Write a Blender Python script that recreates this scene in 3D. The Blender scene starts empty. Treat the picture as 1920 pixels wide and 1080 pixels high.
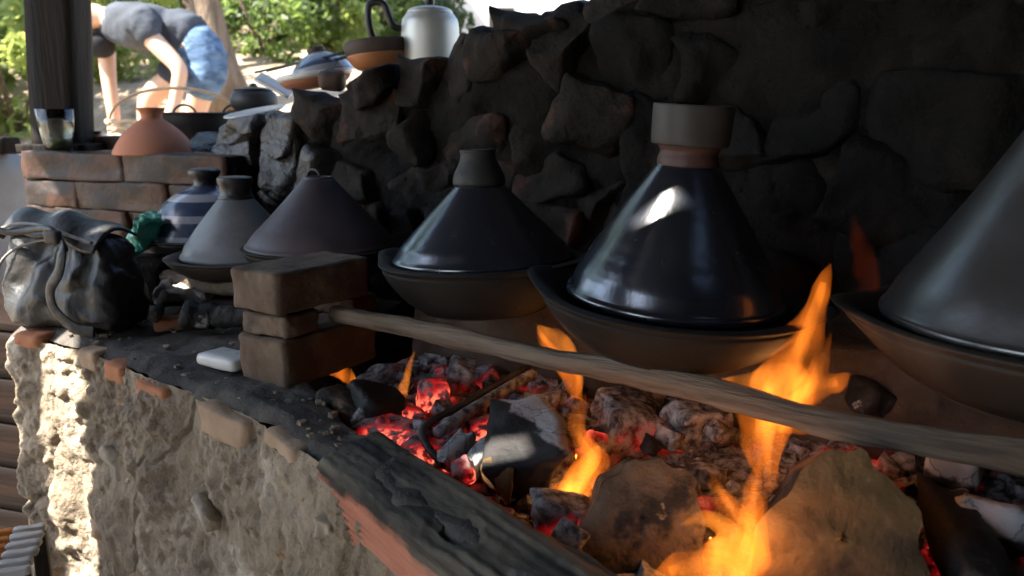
import bpy, bmesh, math, random
import numpy as np
from mathutils import Vector, Matrix

sc = bpy.context.scene
R = math.radians
# ------------------------------------------------------------------ camera
H = 1.25                                   # eye height
PITCH = R(12.07)
FPX = 1450.0                               # focal length in pixels of the 1920 wide photograph
cam_d = bpy.data.cameras.new('camera')
cam = bpy.data.objects.new('camera', cam_d)
sc.collection.objects.link(cam)
cam.location = (0, 0, H)
cam.rotation_euler = (R(90) - PITCH, 0, 0)
cam_d.sensor_width = 36
cam_d.lens = FPX / 1920 * 36
cam_d.clip_start = 0.02
cam_d.clip_end = 500
cam_d.dof.use_dof = True
cam_d.dof.focus_distance = 1.05
cam_d.dof.aperture_fstop = 5.6
sc.camera = cam
# ------------------------------------------------------------------ sky and sun
SUN_EL = R(50)
SUN_H = Vector((-0.9023, -0.4312))            # horizontal direction towards the sun
world = bpy.data.worlds.new('World')
sc.world = world
world.use_nodes = True
wn = world.node_tree
bg = wn.nodes['Background']
sky = wn.nodes.new('ShaderNodeTexSky')
sky.sky_type = 'NISHITA'
sky.sun_disc = False
sky.sun_elevation = SUN_EL
sky.sun_rotation = math.atan2(SUN_H.x, SUN_H.y)
wn.links.new(sky.outputs[0], bg.inputs[0])
bg.inputs[1].default_value = 0.115
sun_d = bpy.data.lights.new('sun', 'SUN')
sun_d.energy = 5.0
sun_d.angle = R(0.5)
sun_d.color = (1.0, 0.94, 0.84)
sun = bpy.data.objects.new('sun', sun_d)
sc.collection.objects.link(sun)
SUN_V = Vector((SUN_H.x * math.cos(SUN_EL), SUN_H.y * math.cos(SUN_EL), math.sin(SUN_EL)))
sun.rotation_euler = SUN_V.to_track_quat('Z', 'Y').to_euler()
sc.view_settings.view_transform = 'Standard'
sc.view_settings.look = 'None'
sc.view_settings.gamma = 1.0
sc.view_settings.exposure = 2.5
sc.render.engine = 'CYCLES'
sc.cycles.use_denoising = True
sc.cycles.max_bounces = 8
sc.cycles.transparent_max_bounces = 16
sc.cycles.sample_clamp_indirect = 6.0

# ------------------------------------------------------------------ geometry of the place
CP, SP = math.cos(PITCH), math.sin(PITCH)
U2 = Vector((0.835, -0.550)); U2.normalize()     # along the hearth
V2 = Vector((-U2.y, U2.x))                       # across it, away from the viewer
O2 = Vector((-0.05, 1.15))

def ray(px, py):
    a, b = (px - 960) / FPX, -(py - 540) / FPX
    return Vector((a, CP + b * SP, -SP + b * CP))
def PZ(px, py, z):
    d = ray(px, py); s = (z - H) / d.z
    return Vector((0, 0, H)) + d * s
def PY(px, py, y):
    d = ray(px, py); s = y / d.y
    return Vector((0, 0, H)) + d * s
def PW(px, py, w):
    d = ray(px, py)
    c = O2.dot(V2) + w
    s = c / (d.x * V2.x + d.y * V2.y)
    return Vector((0, 0, H)) + d * s
def HW(t, w, z):
    p = O2 + U2 * t + V2 * w
    return Vector((p.x, p.y, z))
def TW(p):
    q = Vector((p[0], p[1])) - O2
    return q.dot(U2), q.dot(V2)
ANG_U = math.atan2(U2.y, U2.x)

# ------------------------------------------------------------------ noise and mesh helpers
def _hash(i, j, k, seed):
    n = (i * 374761393 + j * 668265263 + k * 2147483647 + seed * 1274126177) & 0xFFFFFFFF
    n = ((n ^ (n >> 13)) * 1274126177) & 0xFFFFFFFF
    n = (n ^ (n >> 16)) & 0xFFFFFFFF
    return n.astype(np.float64) / 4294967295.0
def vnoise(p, seed=0):
    p = np.asarray(p, float)
    f = np.floor(p).astype(np.int64); t = p - f
    t = t * t * (3 - 2 * t)
    r = np.zeros(len(p))
    for a in (0, 1):
        for b in (0, 1):
            for c in (0, 1):
                w = (t[:, 0] if a else 1 - t[:, 0]) * (t[:, 1] if b else 1 - t[:, 1]) * (t[:, 2] if c else 1 - t[:, 2])
                r += w * _hash(f[:, 0] + a, f[:, 1] + b, f[:, 2] + c, seed)
    return r * 2 - 1
def fbm(p, seed=0, octv=4, lac=2.1, gain=0.5):
    p = np.asarray(p, float); s = 0; a = 1.0
    for o in range(octv):
        s = s + a * vnoise(p, seed + o * 17); p = p * lac + 3.7; a *= gain
    return s

def link(o, parent=None):
    sc.collection.objects.link(o)
    if parent is not None:
        o.parent = parent
    return o
def mesh_obj(name, verts, faces, mat, parent=None, smooth=True, loc=None, rot=None):
    me = bpy.data.meshes.new(name)
    me.from_pydata([tuple(v) for v in verts], [], [tuple(int(i) for i in f) for f in faces])
    if smooth:
        me.polygons.foreach_set('use_smooth', [True] * len(me.polygons))
    me.update()
    if mat:
        me.materials.append(mat)
    o = bpy.data.objects.new(name, me)
    if loc is not None: o.location = loc
    if rot is not None: o.rotation_euler = rot
    return link(o, parent)
def bm_obj(name, bm, mat, parent=None, smooth=True, loc=None, rot=None):
    bmesh.ops.recalc_face_normals(bm, faces=bm.faces)
    me = bpy.data.meshes.new(name); bm.to_mesh(me); bm.free()
    if smooth:
        me.polygons.foreach_set('use_smooth', [True] * len(me.polygons))
    me.update()
    if mat: me.materials.append(mat)
    o = bpy.data.objects.new(name, me)
    if loc is not None: o.location = loc
    if rot is not None: o.rotation_euler = rot
    return link(o, parent)
def empty(name, loc=(0, 0, 0), rz=0.0):
    o = bpy.data.objects.new(name, None)
    o.empty_display_size = 0.05
    o.location = loc; o.rotation_euler = (0, 0, rz)
    return link(o)
def tag(o, label, cat, group=None, kind=None):
    o['label'] = label; o['category'] = cat
    if group: o['group'] = group
    if kind: o['kind'] = kind
    return o
def structure(o):
    o['kind'] = 'structure'; return o

def lathe(prof, seg=64, mod=None, close_bottom=True, close_top=True):
    """profile of (r, z) from bottom to top; mod(theta, r, z) -> r, z"""
    vs, fs = [], []
    for (r, z) in prof:
        for i in range(seg):
            th = 2 * math.pi * i / seg
            rr, zz = mod(th, r, z) if mod else (r, z)
            vs.append((rr * math.cos(th), rr * math.sin(th), zz))
    n = len(prof)
    for k in range(n - 1):
        for i in range(seg):
            j = (i + 1) % seg
            fs.append((k * seg + i, k * seg + j, (k + 1) * seg + j, (k + 1) * seg + i))
    if close_bottom and prof[0][0] > 1e-6:
        fs.append(tuple(range(seg - 1, -1, -1)))
    if close_top and prof[-1][0] > 1e-6:
        fs.append(tuple(range((n - 1) * seg, n * seg)))
    return vs, fs
def smooth_prof(pts, n=6):
    """Catmull-Rom through profile points"""
    out = []
    P = [pts[0]] + list(pts) + [pts[-1]]
    for i in range(1, len(P) - 2):
        for k in range(n):
            t = k / n
            q = []
            for c in range(len(pts[0])):
                p0, p1, p2, p3 = P[i - 1][c], P[i][c], P[i + 1][c], P[i + 2][c]
                q.append(0.5 * (2 * p1 + (p2 - p0) * t + (2 * p0 - 5 * p1 + 4 * p2 - p3) * t * t + (3 * p1 - p0 - 3 * p2 + p3) * t ** 3))
            out.append(tuple(q))
    out.append(tuple(pts[-1]))
    return out
def tube(pts, rad, seg=10, flat=1.0, flat_axis=None, cap=True):
    """swept tube; rad number or list; flat squashes along flat_axis"""
    pts = [Vector(p) for p in pts]
    n = len(pts)
    if not hasattr(rad, '__len__'): rad = [rad] * n
    vs, fs = [], []
    up = None
    for i, p in enumerate(pts):
        d = (pts[min(i + 1, n - 1)] - pts[max(i - 1, 0)])
        if d.length < 1e-9: d = Vector((0, 0, 1))
        d.normalize()
        if flat_axis is not None:
            b = (flat_axis - d * flat_axis.dot(d)).normalized()
            a = d.cross(b).normalized()
        else:
            if up is None:
                up = Vector((0, 0, 1)) if abs(d.z) < 0.9 else Vector((1, 0, 0))
            a = d.cross(up).normalized(); b = a.cross(d).normalized(); up = b
        for k in range(seg):
            th = 2 * math.pi * k / seg
            vs.append(p + a * (rad[i] * math.cos(th)) + b * (rad[i] * flat * math.sin(th)))
    for i in range(n - 1):
        for k in range(seg):
            l = (k + 1) % seg
            fs.append((i * seg + k, i * seg + l, (i + 1) * seg + l, (i + 1) * seg + k))
    if cap:
        fs.append(tuple(range(seg - 1, -1, -1)))
        fs.append(tuple(range((n - 1) * seg, n * seg)))
    return vs, fs
_cube_cache = {}
def cube_grid(n):
    if n not in _cube_cache:
        bm = bmesh.new()
        bmesh.ops.create_cube(bm, size=2.0)
        if n > 1:
            bmesh.ops.subdivide_edges(bm, edges=bm.edges[:], cuts=n - 1, use_grid_fill=True)
        bm.verts.ensure_lookup_table()
        for i, v in enumerate(bm.verts): v.index = i
        V = np.array([v.co[:] for v in bm.verts]); F = [tuple(v.index for v in f.verts) for f in bm.faces]
        bm.free()
        _cube_cache[n] = (V, F)
    return _cube_cache[n]
def rbox(half, r, n=6, namp=0.0, nscale=10.0, seed=0, octv=3, lump=0.0):
    """rounded box with noise; half sizes"""
    V, F = cube_grid(n)
    hx = np.array(half, float)
    # push the grid lines towards the edges so that the rounding has vertices to use
    P = V * hx
    q = np.clip(P, -(hx - r), hx - r)
    d = P - q
    L = np.linalg.norm(d, axis=1, keepdims=True)
    nn = np.where(L > 1e-9, d / np.maximum(L, 1e-9), 0)
    # outward normals for the flat parts
    mx = np.argmax(np.abs(V), axis=1)
    flat = np.zeros_like(V); flat[np.arange(len(V)), mx] = np.sign(V[np.arange(len(V)), mx])
    P = np.where(L > 1e-9, q + nn * r, P)
    N = np.where(L > 1e-9, nn, flat)
    if namp:
        P = P + N * (fbm(P * nscale + seed * 7.31, seed, octv) * namp)[:, None]
    if lump:
        off = np.stack([vnoise(V * 0.9 + seed * 3.1 + 11 * k, seed + k) for k in range(3)], 1)
        P = P + off * lump * hx
    return P, F
def worley(p, seed=0):
    """distance to the nearest and second nearest scattered point"""
    p = np.asarray(p, float); f = np.floor(p).astype(np.int64)
    d1 = np.full(len(p), 9.0); d2 = np.full(len(p), 9.0)
    for a in (-1, 0, 1):
        for b in (-1, 0, 1):
            for c in (-1, 0, 1):
                i, j, k = f[:, 0] + a, f[:, 1] + b, f[:, 2] + c
                q = np.stack([i + _hash(i, j, k, seed), j + _hash(i, j, k, seed + 1), k + _hash(i, j, k, seed + 2)], 1)
                d = np.linalg.norm(p - q, axis=1)
                d2 = np.minimum(d2, np.maximum(d1, d)); d1 = np.minimum(d1, d)
    return d1, d2
def hull(points, sub=3, namp=0.004, nscale=30, seed=0):
    bm = bmesh.new()
    for p in points: bm.verts.new(p)
    r = bmesh.ops.convex_hull(bm, input=bm.verts[:])
    bmesh.ops.delete(bm, geom=[v for v in bm.verts if not v.link_faces], context='VERTS')
    bmesh.ops.subdivide_edges(bm, edges=bm.edges[:], cuts=sub, use_grid_fill=True)
    bmesh.ops.triangulate(bm, faces=[f for f in bm.faces if len(f.verts) > 4])
    bm.normal_update()
    P = np.array([v.co[:] for v in bm.verts]); N = np.array([v.normal[:] for v in bm.verts])
    P = P + N * (fbm(P * nscale, seed, 4) * namp)[:, None]
    for v, p in zip(bm.verts, P): v.co = p
    return bm

# ------------------------------------------------------------------ material helper
def surf(name, c1, c2, scale=8.0, rough=(0.6, 0.85), bump=0.3, bscale=40.0, bdist=0.01, spec=0.4, metal=0.0,
         coat=0.0, coat_rough=0.15, detail=5.0, mix=(0.35, 0.65), layers=(), stretch=(1, 1, 1), trans=0.0, bump2=None, coord='Object', ior=1.5):
    """two colours through noise, layers of (colour, scale, low, high, rough) noise patches on top, noise bump"""
    m = bpy.data.materials.new(name); m.use_nodes = True
    nt = m.node_tree; N = nt.nodes; L = nt.links
    b = N['Principled BSDF']
    tc = N.new('ShaderNodeTexCoord'); mp = N.new('ShaderNodeMapping')
    mp.inputs['Scale'].default_value = stretch
    L.new(tc.outputs[coord], mp.inputs[0])
    def noise(s, d=detail, off=0.0, rgh=0.55):
        n = N.new('ShaderNodeTexNoise'); n.inputs['Scale'].default_value = s; n.inputs['Detail'].default_value = d
        n.inputs['Roughness'].default_value = rgh
        if off:
            a = N.new('ShaderNodeVectorMath'); a.inputs[1].default_value = (off, off * 1.7, -off)
            L.new(mp.outputs[0], a.inputs[0]); L.new(a.outputs[0], n.inputs['Vector'])
        else:
            L.new(mp.outputs[0], n.inputs['Vector'])
        return n
    def rng(src, lo, hi, a=0.0, z=1.0):
        r = N.new('ShaderNodeMapRange'); r.interpolation_type = 'SMOOTHSTEP'
        r.inputs[1].default_value = lo; r.inputs[2].default_value = hi; r.inputs[3].default_value = a; r.inputs[4].default_value = z
        L.new(src, r.inputs[0]); return r.outputs[0]
    n1 = noise(scale)
    mx = N.new('ShaderNodeMix'); mx.data_type = 'RGBA'
    mx.inputs[6].default_value = (*c1, 1); mx.inputs[7].default_value = (*c2, 1)
    L.new(rng(n1.outputs[0], *mix), mx.inputs[0])
    col = mx.outputs[2]
    rv = rng(n1.outputs[0], 0.3, 0.7, rough[0], rough[1])
    for i, (lc, ls, lo, hi, lr) in enumerate(layers):
        ln = noise(ls, 6.0, 5.3 * (i + 1), 0.62)
        f = rng(ln.outputs[0], lo, hi)
        m2 = N.new('ShaderNodeMix'); m2.data_type = 'RGBA'
        L.new(f, m2.inputs[0]); L.new(col, m2.inputs[6]); m2.inputs[7].default_value = (*lc, 1)
        col = m2.outputs[2]
        if lr is not None:
            m3 = N.new('ShaderNodeMix'); m3.data_type = 'FLOAT'
            L.new(f, m3.inputs[0]); L.new(rv, m3.inputs[2]); m3.inputs[3].default_value = lr
            rv = m3.outputs[0]
    L.new(col, b.inputs['Base Color'])
    L.new(rv, b.inputs['Roughness'])
    b.inputs['Specular IOR Level'].default_value = spec
    b.inputs['Metallic'].default_value = metal
    b.inputs['IOR'].default_value = ior
    b.inputs['Coat Weight'].default_value = coat
    b.inputs['Coat Roughness'].default_value = coat_rough
    if trans: b.inputs['Transmission Weight'].default_value = trans
    if bump:
        bn = noise(bscale, 8.0, 2.2, 0.6)
        bp = N.new('ShaderNodeBump'); bp.inputs['Strength'].default_value = bump; bp.inputs['Distance'].default_value = bdist
        L.new(bn.outputs[0], bp.inputs['Height'])
        nrm = bp.outputs[0]
        if bump2:
            bn2 = noise(bump2[1], 4.0, 7.7, 0.5)
            bp2 = N.new('ShaderNodeBump'); bp2.inputs['Strength'].default_value = bump2[0]; bp2.inputs['Distance'].default_value = bump2[2]
            L.new(bn2.outputs[0], bp2.inputs['Height']); L.new(nrm, bp2.inputs['Normal']); nrm = bp2.outputs[0]
        L.new(nrm, b.inputs['Normal'])
    m['_'] = 1
    return m

def rock(half, seed, n=13):
    """angular field stone: rounded box cut by random planes, then pitted"""
    g = np.random.default_rng(seed); h = np.array(half)
    P, F = rbox(half, min(half) * 0.30, n, 0, 10, seed, 3, 0.26)
    P = np.array(P)
    for k in range(6):
        d = g.normal(size=3); d[1] *= 0.8; d /= np.linalg.norm(d)
        off = np.sqrt(((d * h) ** 2).sum()) * g.uniform(0.80, 1.12)
        e = P @ d - off
        P = P - np.outer(np.clip(e, 0, None), d)
    nn = P / h; nn /= np.maximum(np.linalg.norm(nn, axis=1, keepdims=True), 1e-6)
    P = P + nn * (fbm(P * 15 + seed % 97, seed, 3) * 0.011 + fbm(P * 44 + seed % 53, seed + 5, 3) * 0.004)[:, None]
    return P, F
M = {}
M['mud'] = surf('mud', (0.22, 0.172, 0.122), (0.36, 0.292, 0.215), 7, (0.85, 0.97), 1.0, 110, 0.008, 0.12,
                layers=[((0.50, 0.43, 0.34), 7, 0.56, 0.66, 0.9), ((0.17, 0.13, 0.10), 13, 0.58, 0.70, 0.9), ((0.36, 0.2, 0.11), 9, 0.62, 0.74, 0.9), ((0.09, 0.075, 0.065), 34, 0.64, 0.72, 0.9)], bump2=(0.6, 14, 0.03))
M['stone_tan'] = surf('stone_tan', (0.30, 0.24, 0.18), (0.44, 0.37, 0.29), 14, (0.8, 0.95), 0.9, 70, 0.006, 0.15)
M['stone_grey'] = surf('stone_grey', (0.17, 0.155, 0.14), (0.28, 0.255, 0.23), 14, (0.8, 0.95), 0.9, 70, 0.006, 0.15)
M['ledge'] = surf('ledge_soot', (0.05, 0.044, 0.039), (0.12, 0.107, 0.094), 9, (0.75, 0.95), 0.7, 60, 0.008, 0.25,
                  layers=[((0.17, 0.14, 0.11), 14, 0.58, 0.72, 0.9)])
M['soot_stone'] = surf('soot_stone', (0.007, 0.0066, 0.0062), (0.014, 0.013, 0.012), 6, (0.6, 0.9), 0.9, 35, 0.012, 0.10,
                       layers=[((0.024, 0.019, 0.015), 5, 0.58, 0.74, 0.8)])
M['brown_stone'] = surf('brown_stone', (0.013, 0.011, 0.0095), (0.026, 0.0215, 0.018), 6, (0.6, 0.9), 0.9, 32, 0.012, 0.12,
                        layers=[((0.010, 0.009, 0.008), 6, 0.5, 0.64, 0.6), ((0.09, 0.045, 0.032), 8, 0.62, 0.74, 0.8)])
M['tar_stone'] = surf('tar_stone', (0.018, 0.0155, 0.013), (0.04, 0.034, 0.028), 8, (0.18, 0.36), 0.8, 22, 0.02, 0.6,
                      layers=[((0.014, 0.012, 0.010), 9, 0.5, 0.62, 0.25)])
M['joint'] = surf('soot_mortar', (0.008, 0.007, 0.0065), (0.018, 0.016, 0.014), 8, (0.8, 0.95), 1.0, 30, 0.015, 0.1, layers=[((0.03, 0.024, 0.019), 5, 0.58, 0.72, 0.9)])
M['clay'] = surf('clay_lining', (0.075, 0.054, 0.038), (0.14, 0.10, 0.073), 7, (0.8, 0.95), 0.6, 40, 0.012, 0.2,
                 layers=[((0.05, 0.04, 0.034), 7, 0.52, 0.66, 0.9)])
M['brick_red'] = surf('brick_red', (0.33, 0.11, 0.05), (0.42, 0.18, 0.09), 12, (0.75, 0.9), 0.5, 60, 0.006, 0.25,
                      layers=[((0.16, 0.10, 0.07), 14, 0.55, 0.7, 0.9)])
M['brick_tan'] = surf('brick_tan', (0.30, 0.20, 0.13), (0.40, 0.28, 0.19), 12, (0.8, 0.95), 0.5, 60, 0.006, 0.2,
                      layers=[((0.14, 0.10, 0.075), 12, 0.55, 0.7, 0.9)])
M['brick_dark'] = surf('brick_smoked', (0.028, 0.013, 0.008), (0.06, 0.028, 0.017), 10, (0.38, 0.6), 0.5, 50, 0.006, 0.2,
                       layers=[((0.016, 0.012, 0.010), 8, 0.46, 0.62, 0.55)])
M['brick_stack'] = surf('brick_stack', (0.12, 0.084, 0.06), (0.18, 0.13, 0.093), 14, (0.8, 0.95), 0.5, 70, 0.005, 0.2,
                        layers=[((0.11, 0.085, 0.068), 16, 0.52, 0.66, 0.95)])
def glaze(name, c1, c2, rough, coat, soot=0.5):
    return surf(name, c1, c2, 5, rough, 0.12, 40, 0.003, 0.5, coat=coat, coat_rough=0.3, stretch=(3.2, 3.2, 0.7),
                layers=[((0.022, 0.025, 0.03), 4, 0.5, 0.7, None), ((0.02, 0.018, 0.017), 7, soot, soot + 0.14, 0.6), ((0.10, 0.095, 0.09), 26, 0.68, 0.76, 0.7)], ior=2.1)
M['glaze_black'] = glaze('glaze_black', (0.007, 0.010, 0.018), (0.009, 0.012, 0.019), (0.17, 0.26), 0.0, 0.62)
M['glaze_blue'] = glaze('glaze_blue', (0.008, 0.013, 0.026), (0.010, 0.015, 0.026), (0.17, 0.27), 0.0, 0.62)
M['glaze_grey'] = surf('glaze_grey', (0.028, 0.028, 0.028), (0.042, 0.042, 0.041), 5, (0.28, 0.4), 0.15, 50, 0.004, 0.5, ior=2.2,
                       layers=[((0.015, 0.014, 0.013), 8, 0.55, 0.7, 0.5)])
M['purple_clay'] = surf('purple_clay', (0.055, 0.042, 0.05), (0.085, 0.062, 0.065), 7, (0.45, 0.62), 0.2, 45, 0.004, 0.4,
                        layers=[((0.035, 0.035, 0.05), 5, 0.5, 0.65, 0.5)])
M['grey_lid'] = surf('grey_lid', (0.13, 0.135, 0.14), (0.22, 0.225, 0.23), 9, (0.38, 0.55), 0.25, 50, 0.004, 0.5,
                     layers=[((0.07, 0.065, 0.06), 10, 0.58, 0.7, 0.6)])
M['dish'] = surf('dish_sooty', (0.012, 0.0105, 0.0095), (0.025, 0.021, 0.018), 9, (0.6, 0.8), 0.4, 45, 0.005, 0.2,
                 layers=[((0.018, 0.016, 0.015), 7, 0.5, 0.64, 0.8)])
M['dish_brown'] = surf('dish_brown', (0.030, 0.023, 0.018), (0.055, 0.042, 0.032), 9, (0.6, 0.8), 0.35, 45, 0.005, 0.3,
                       layers=[((0.03, 0.026, 0.023), 6, 0.5, 0.64, 0.8)])
M['knob'] = surf('knob_dark', (0.02, 0.019, 0.017), (0.04, 0.037, 0.034), 16, (0.5, 0.7), 0.4, 60, 0.004, 0.4)
M['cup'] = surf('cup_grey', (0.034, 0.031, 0.028), (0.052, 0.048, 0.044), 10, (0.5, 0.65), 0.15, 60, 0.003, 0.4)
M['neck_red'] = surf('neck_red', (0.05, 0.026, 0.022), (0.085, 0.042, 0.035), 14, (0.4, 0.6), 0.3, 60, 0.004, 0.4)
M['black_knob'] = surf('knob_black', (0.014, 0.013, 0.013), (0.03, 0.028, 0.027), 12, (0.3, 0.5), 0.2, 50, 0.003, 0.5)
M['pole'] = surf('pole', (0.145, 0.108, 0.08), (0.28, 0.215, 0.16), 7, (0.7, 0.9), 1.0, 22, 0.008, 0.2,
                 stretch=(0.5, 6, 6), layers=[((0.04, 0.034, 0.03), 1.6, 0.52, 0.64, 0.85), ((0.26, 0.22, 0.18), 5, 0.62, 0.72, 0.9)])
M['bark'] = surf('bark', (0.07, 0.048, 0.035), (0.14, 0.10, 0.07), 12, (0.7, 0.9), 1.0, 26, 0.02, 0.2,
                 layers=[((0.02, 0.018, 0.017), 6, 0.48, 0.62, 0.9)])
M['log_end'] = surf('log_end', (0.115, 0.068, 0.026), (0.175, 0.108, 0.045), 9, (0.6, 0.8), 0.8, 30, 0.008, 0.3,
                    stretch=(1, 1, 1), layers=[((0.07, 0.045, 0.028), 7, 0.5, 0.68, 0.8)])
M['log_smoked'] = surf('log_smoked', (0.09, 0.062, 0.043), (0.19, 0.13, 0.08), 22, (0.65, 0.85), 1.0, 45, 0.012, 0.3,
                       layers=[((0.025, 0.022, 0.02), 16, 0.46, 0.6, 0.8), ((0.3, 0.25, 0.2), 40, 0.66, 0.74, 0.9)])
M['char'] = surf('char', (0.012, 0.011, 0.011), (0.03, 0.028, 0.027), 14, (0.5, 0.8), 0.8, 50, 0.008, 0.4,
                 layers=[((0.48, 0.46, 0.44), 11, 0.6, 0.66, 0.95)])
M['iron'] = surf('iron_rusty', (0.035, 0.028, 0.024), (0.09, 0.075, 0.062), 20, (0.5, 0.75), 0.5, 90, 0.003, 0.4, metal=0.3)
M['ash'] = surf('ash', (0.36, 0.34, 0.33), (0.55, 0.53, 0.51), 25, (0.9, 1.0), 0.6, 90, 0.004, 0.1,
                layers=[((0.07, 0.065, 0.06), 14, 0.55, 0.65, 0.9)])
M['leather'] = surf('leather_black', (0.013, 0.0125, 0.012), (0.024, 0.023, 0.022), 10, (0.42, 0.58), 0.3, 130, 0.002, 0.5, bump2=(0.5, 24, 0.012))
M['leather_edge'] = surf('leather_edge', (0.15, 0.145, 0.135), (0.24, 0.23, 0.21), 20, (0.45, 0.6), 0.2, 90, 0.002, 0.4)
M['green_plastic'] = surf('green_plastic', (0.03, 0.26, 0.18), (0.05, 0.36, 0.25), 9, (0.15, 0.3), 0.6, 25, 0.01, 0.6)
M['terracotta'] = surf('terracotta', (0.32, 0.125, 0.07), (0.40, 0.17, 0.10), 6, (0.7, 0.85), 0.12, 50, 0.003, 0.25)
M['black_iron'] = surf('black_pan', (0.012, 0.013, 0.015), (0.024, 0.025, 0.028), 8, (0.4, 0.6), 0.2, 60, 0.003, 0.4)
M['post_wood'] = surf('post_wood', (0.008, 0.007, 0.006), (0.017, 0.013, 0.010), 6, (0.6, 0.8), 0.5, 20, 0.01, 0.12, stretch=(5, 5, 0.4),
                      layers=[((0.09, 0.045, 0.03), 4, 0.6, 0.75, 0.7)])
M['alu'] = surf('aluminium', (0.5, 0.5, 0.47), (0.66, 0.66, 0.62), 6, (0.4, 0.55), 0.15, 60, 0.002, 0.5, metal=0.45)
M['white_glaze'] = surf('white_glaze', (0.55, 0.54, 0.51), (0.66, 0.65, 0.62), 9, (0.25, 0.4), 0.05, 60, 0.002, 0.5)
M['bluewhite'] = surf('blue_glaze', (0.10, 0.16, 0.25), (0.45, 0.5, 0.55), 7, (0.2, 0.35), 0.05, 60, 0.002, 0.5)
M['orange_bowl'] = surf('orange_bowl', (0.40, 0.14, 0.05), (0.45, 0.19, 0.08), 7, (0.4, 0.6), 0.1, 60, 0.002, 0.4)
M['dark_clay'] = surf('dark_clay', (0.06, 0.042, 0.034), (0.10, 0.07, 0.055), 9, (0.6, 0.8), 0.3, 50, 0.004, 0.3)
M['wicker'] = surf('wicker', (0.35, 0.25, 0.15), (0.48, 0.36, 0.24), 20, (0.6, 0.8), 0.3, 60, 0.003, 0.3)
M['soil'] = surf('soil', (0.27, 0.205, 0.14), (0.40, 0.31, 0.22), 2.5, (0.9, 1.0), 0.6, 12, 0.03, 0.15,
                 layers=[((0.13, 0.10, 0.06), 3.5, 0.55, 0.68, 0.95)])
M['trunk'] = surf('trunk_bark', (0.10, 0.075, 0.052), (0.19, 0.14, 0.10), 6, (0.8, 0.95), 0.9, 16, 0.03, 0.2, stretch=(3, 3, 0.7))
M['plaster_grey'] = surf('plaster_grey', (0.26, 0.30, 0.31), (0.33, 0.37, 0.38), 5, (0.8, 0.95), 0.3, 30, 0.006, 0.2)
M['roofing'] = surf('roof_reed', (0.018, 0.015, 0.012), (0.035, 0.028, 0.021), 8, (0.85, 0.95), 0.5, 30, 0.02, 0.2)
M['floor'] = surf('floor_low_bounce', (0.07, 0.068, 0.066), (0.11, 0.107, 0.10), 4, (0.8, 0.95), 0.4, 20, 0.01, 0.2)  # kept dark so the added slab bounces little light
M['plank'] = surf('plank_dark', (0.025, 0.02, 0.016), (0.05, 0.039, 0.03), 5, (0.7, 0.85), 0.4, 20, 0.008, 0.3, stretch=(5, 5, 0.5))
M['chest'] = surf('shade_filler_dark', (0.008, 0.005, 0.004), (0.018, 0.010, 0.007), 5, (0.7, 0.9), 0.4, 20, 0.006, 0.08, stretch=(0.6, 5, 5))  # darkened so the added box stands for shade
M['orange_sun_stripe'] = surf('orange_sun_stripe', (0.52, 0.20, 0.05), (0.6, 0.26, 0.08), 9, (0.55, 0.75), 0.3, 40, 0.004, 0.3, layers=[((0.3, 0.13, 0.06), 12, 0.6, 0.7, 0.8)])  # brightness of sun stripes put into the slat colours
M['grey_sun_stripe'] = surf('grey_sun_stripe', (0.42, 0.40, 0.38), (0.55, 0.53, 0.5), 9, (0.7, 0.9), 0.4, 40, 0.005, 0.2)
M['skin'] = surf('skin', (0.50, 0.30, 0.20), (0.54, 0.34, 0.235), 6, (0.45, 0.55), 0.05, 80, 0.002, 0.4)
M['shirt'] = surf('shirt_grey', (0.04, 0.046, 0.056), (0.065, 0.073, 0.088), 6, (0.85, 0.95), 0.5, 14, 0.02, 0.2)
M['cuff'] = surf('sleeve_black', (0.012, 0.012, 0.014), (0.02, 0.02, 0.022), 9, (0.8, 0.9), 0.3, 30, 0.01, 0.2)
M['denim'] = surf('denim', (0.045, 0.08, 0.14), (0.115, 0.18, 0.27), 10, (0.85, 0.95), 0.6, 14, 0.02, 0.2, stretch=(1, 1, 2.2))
M['denim_shade'] = surf('shorts_shade', (0.025, 0.028, 0.036), (0.04, 0.044, 0.055), 7, (0.85, 0.95), 0.4, 16, 0.02, 0.2)  # darker denim copy with the far leg's shade put into its colour
M['hair'] = surf('hair', (0.02, 0.014, 0.01), (0.035, 0.025, 0.018), 30, (0.4, 0.6), 0.4, 60, 0.004, 0.4, stretch=(1, 1, 5))
M['whitewash'] = surf('whitewash', (0.66, 0.62, 0.56), (0.74, 0.70, 0.64), 3, (0.85, 0.95), 0.2, 20, 0.01, 0.2)
M['roof_red'] = surf('roof_red', (0.36, 0.13, 0.09), (0.45, 0.19, 0.13), 4, (0.8, 0.9), 0.4, 14, 0.02, 0.2)

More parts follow.
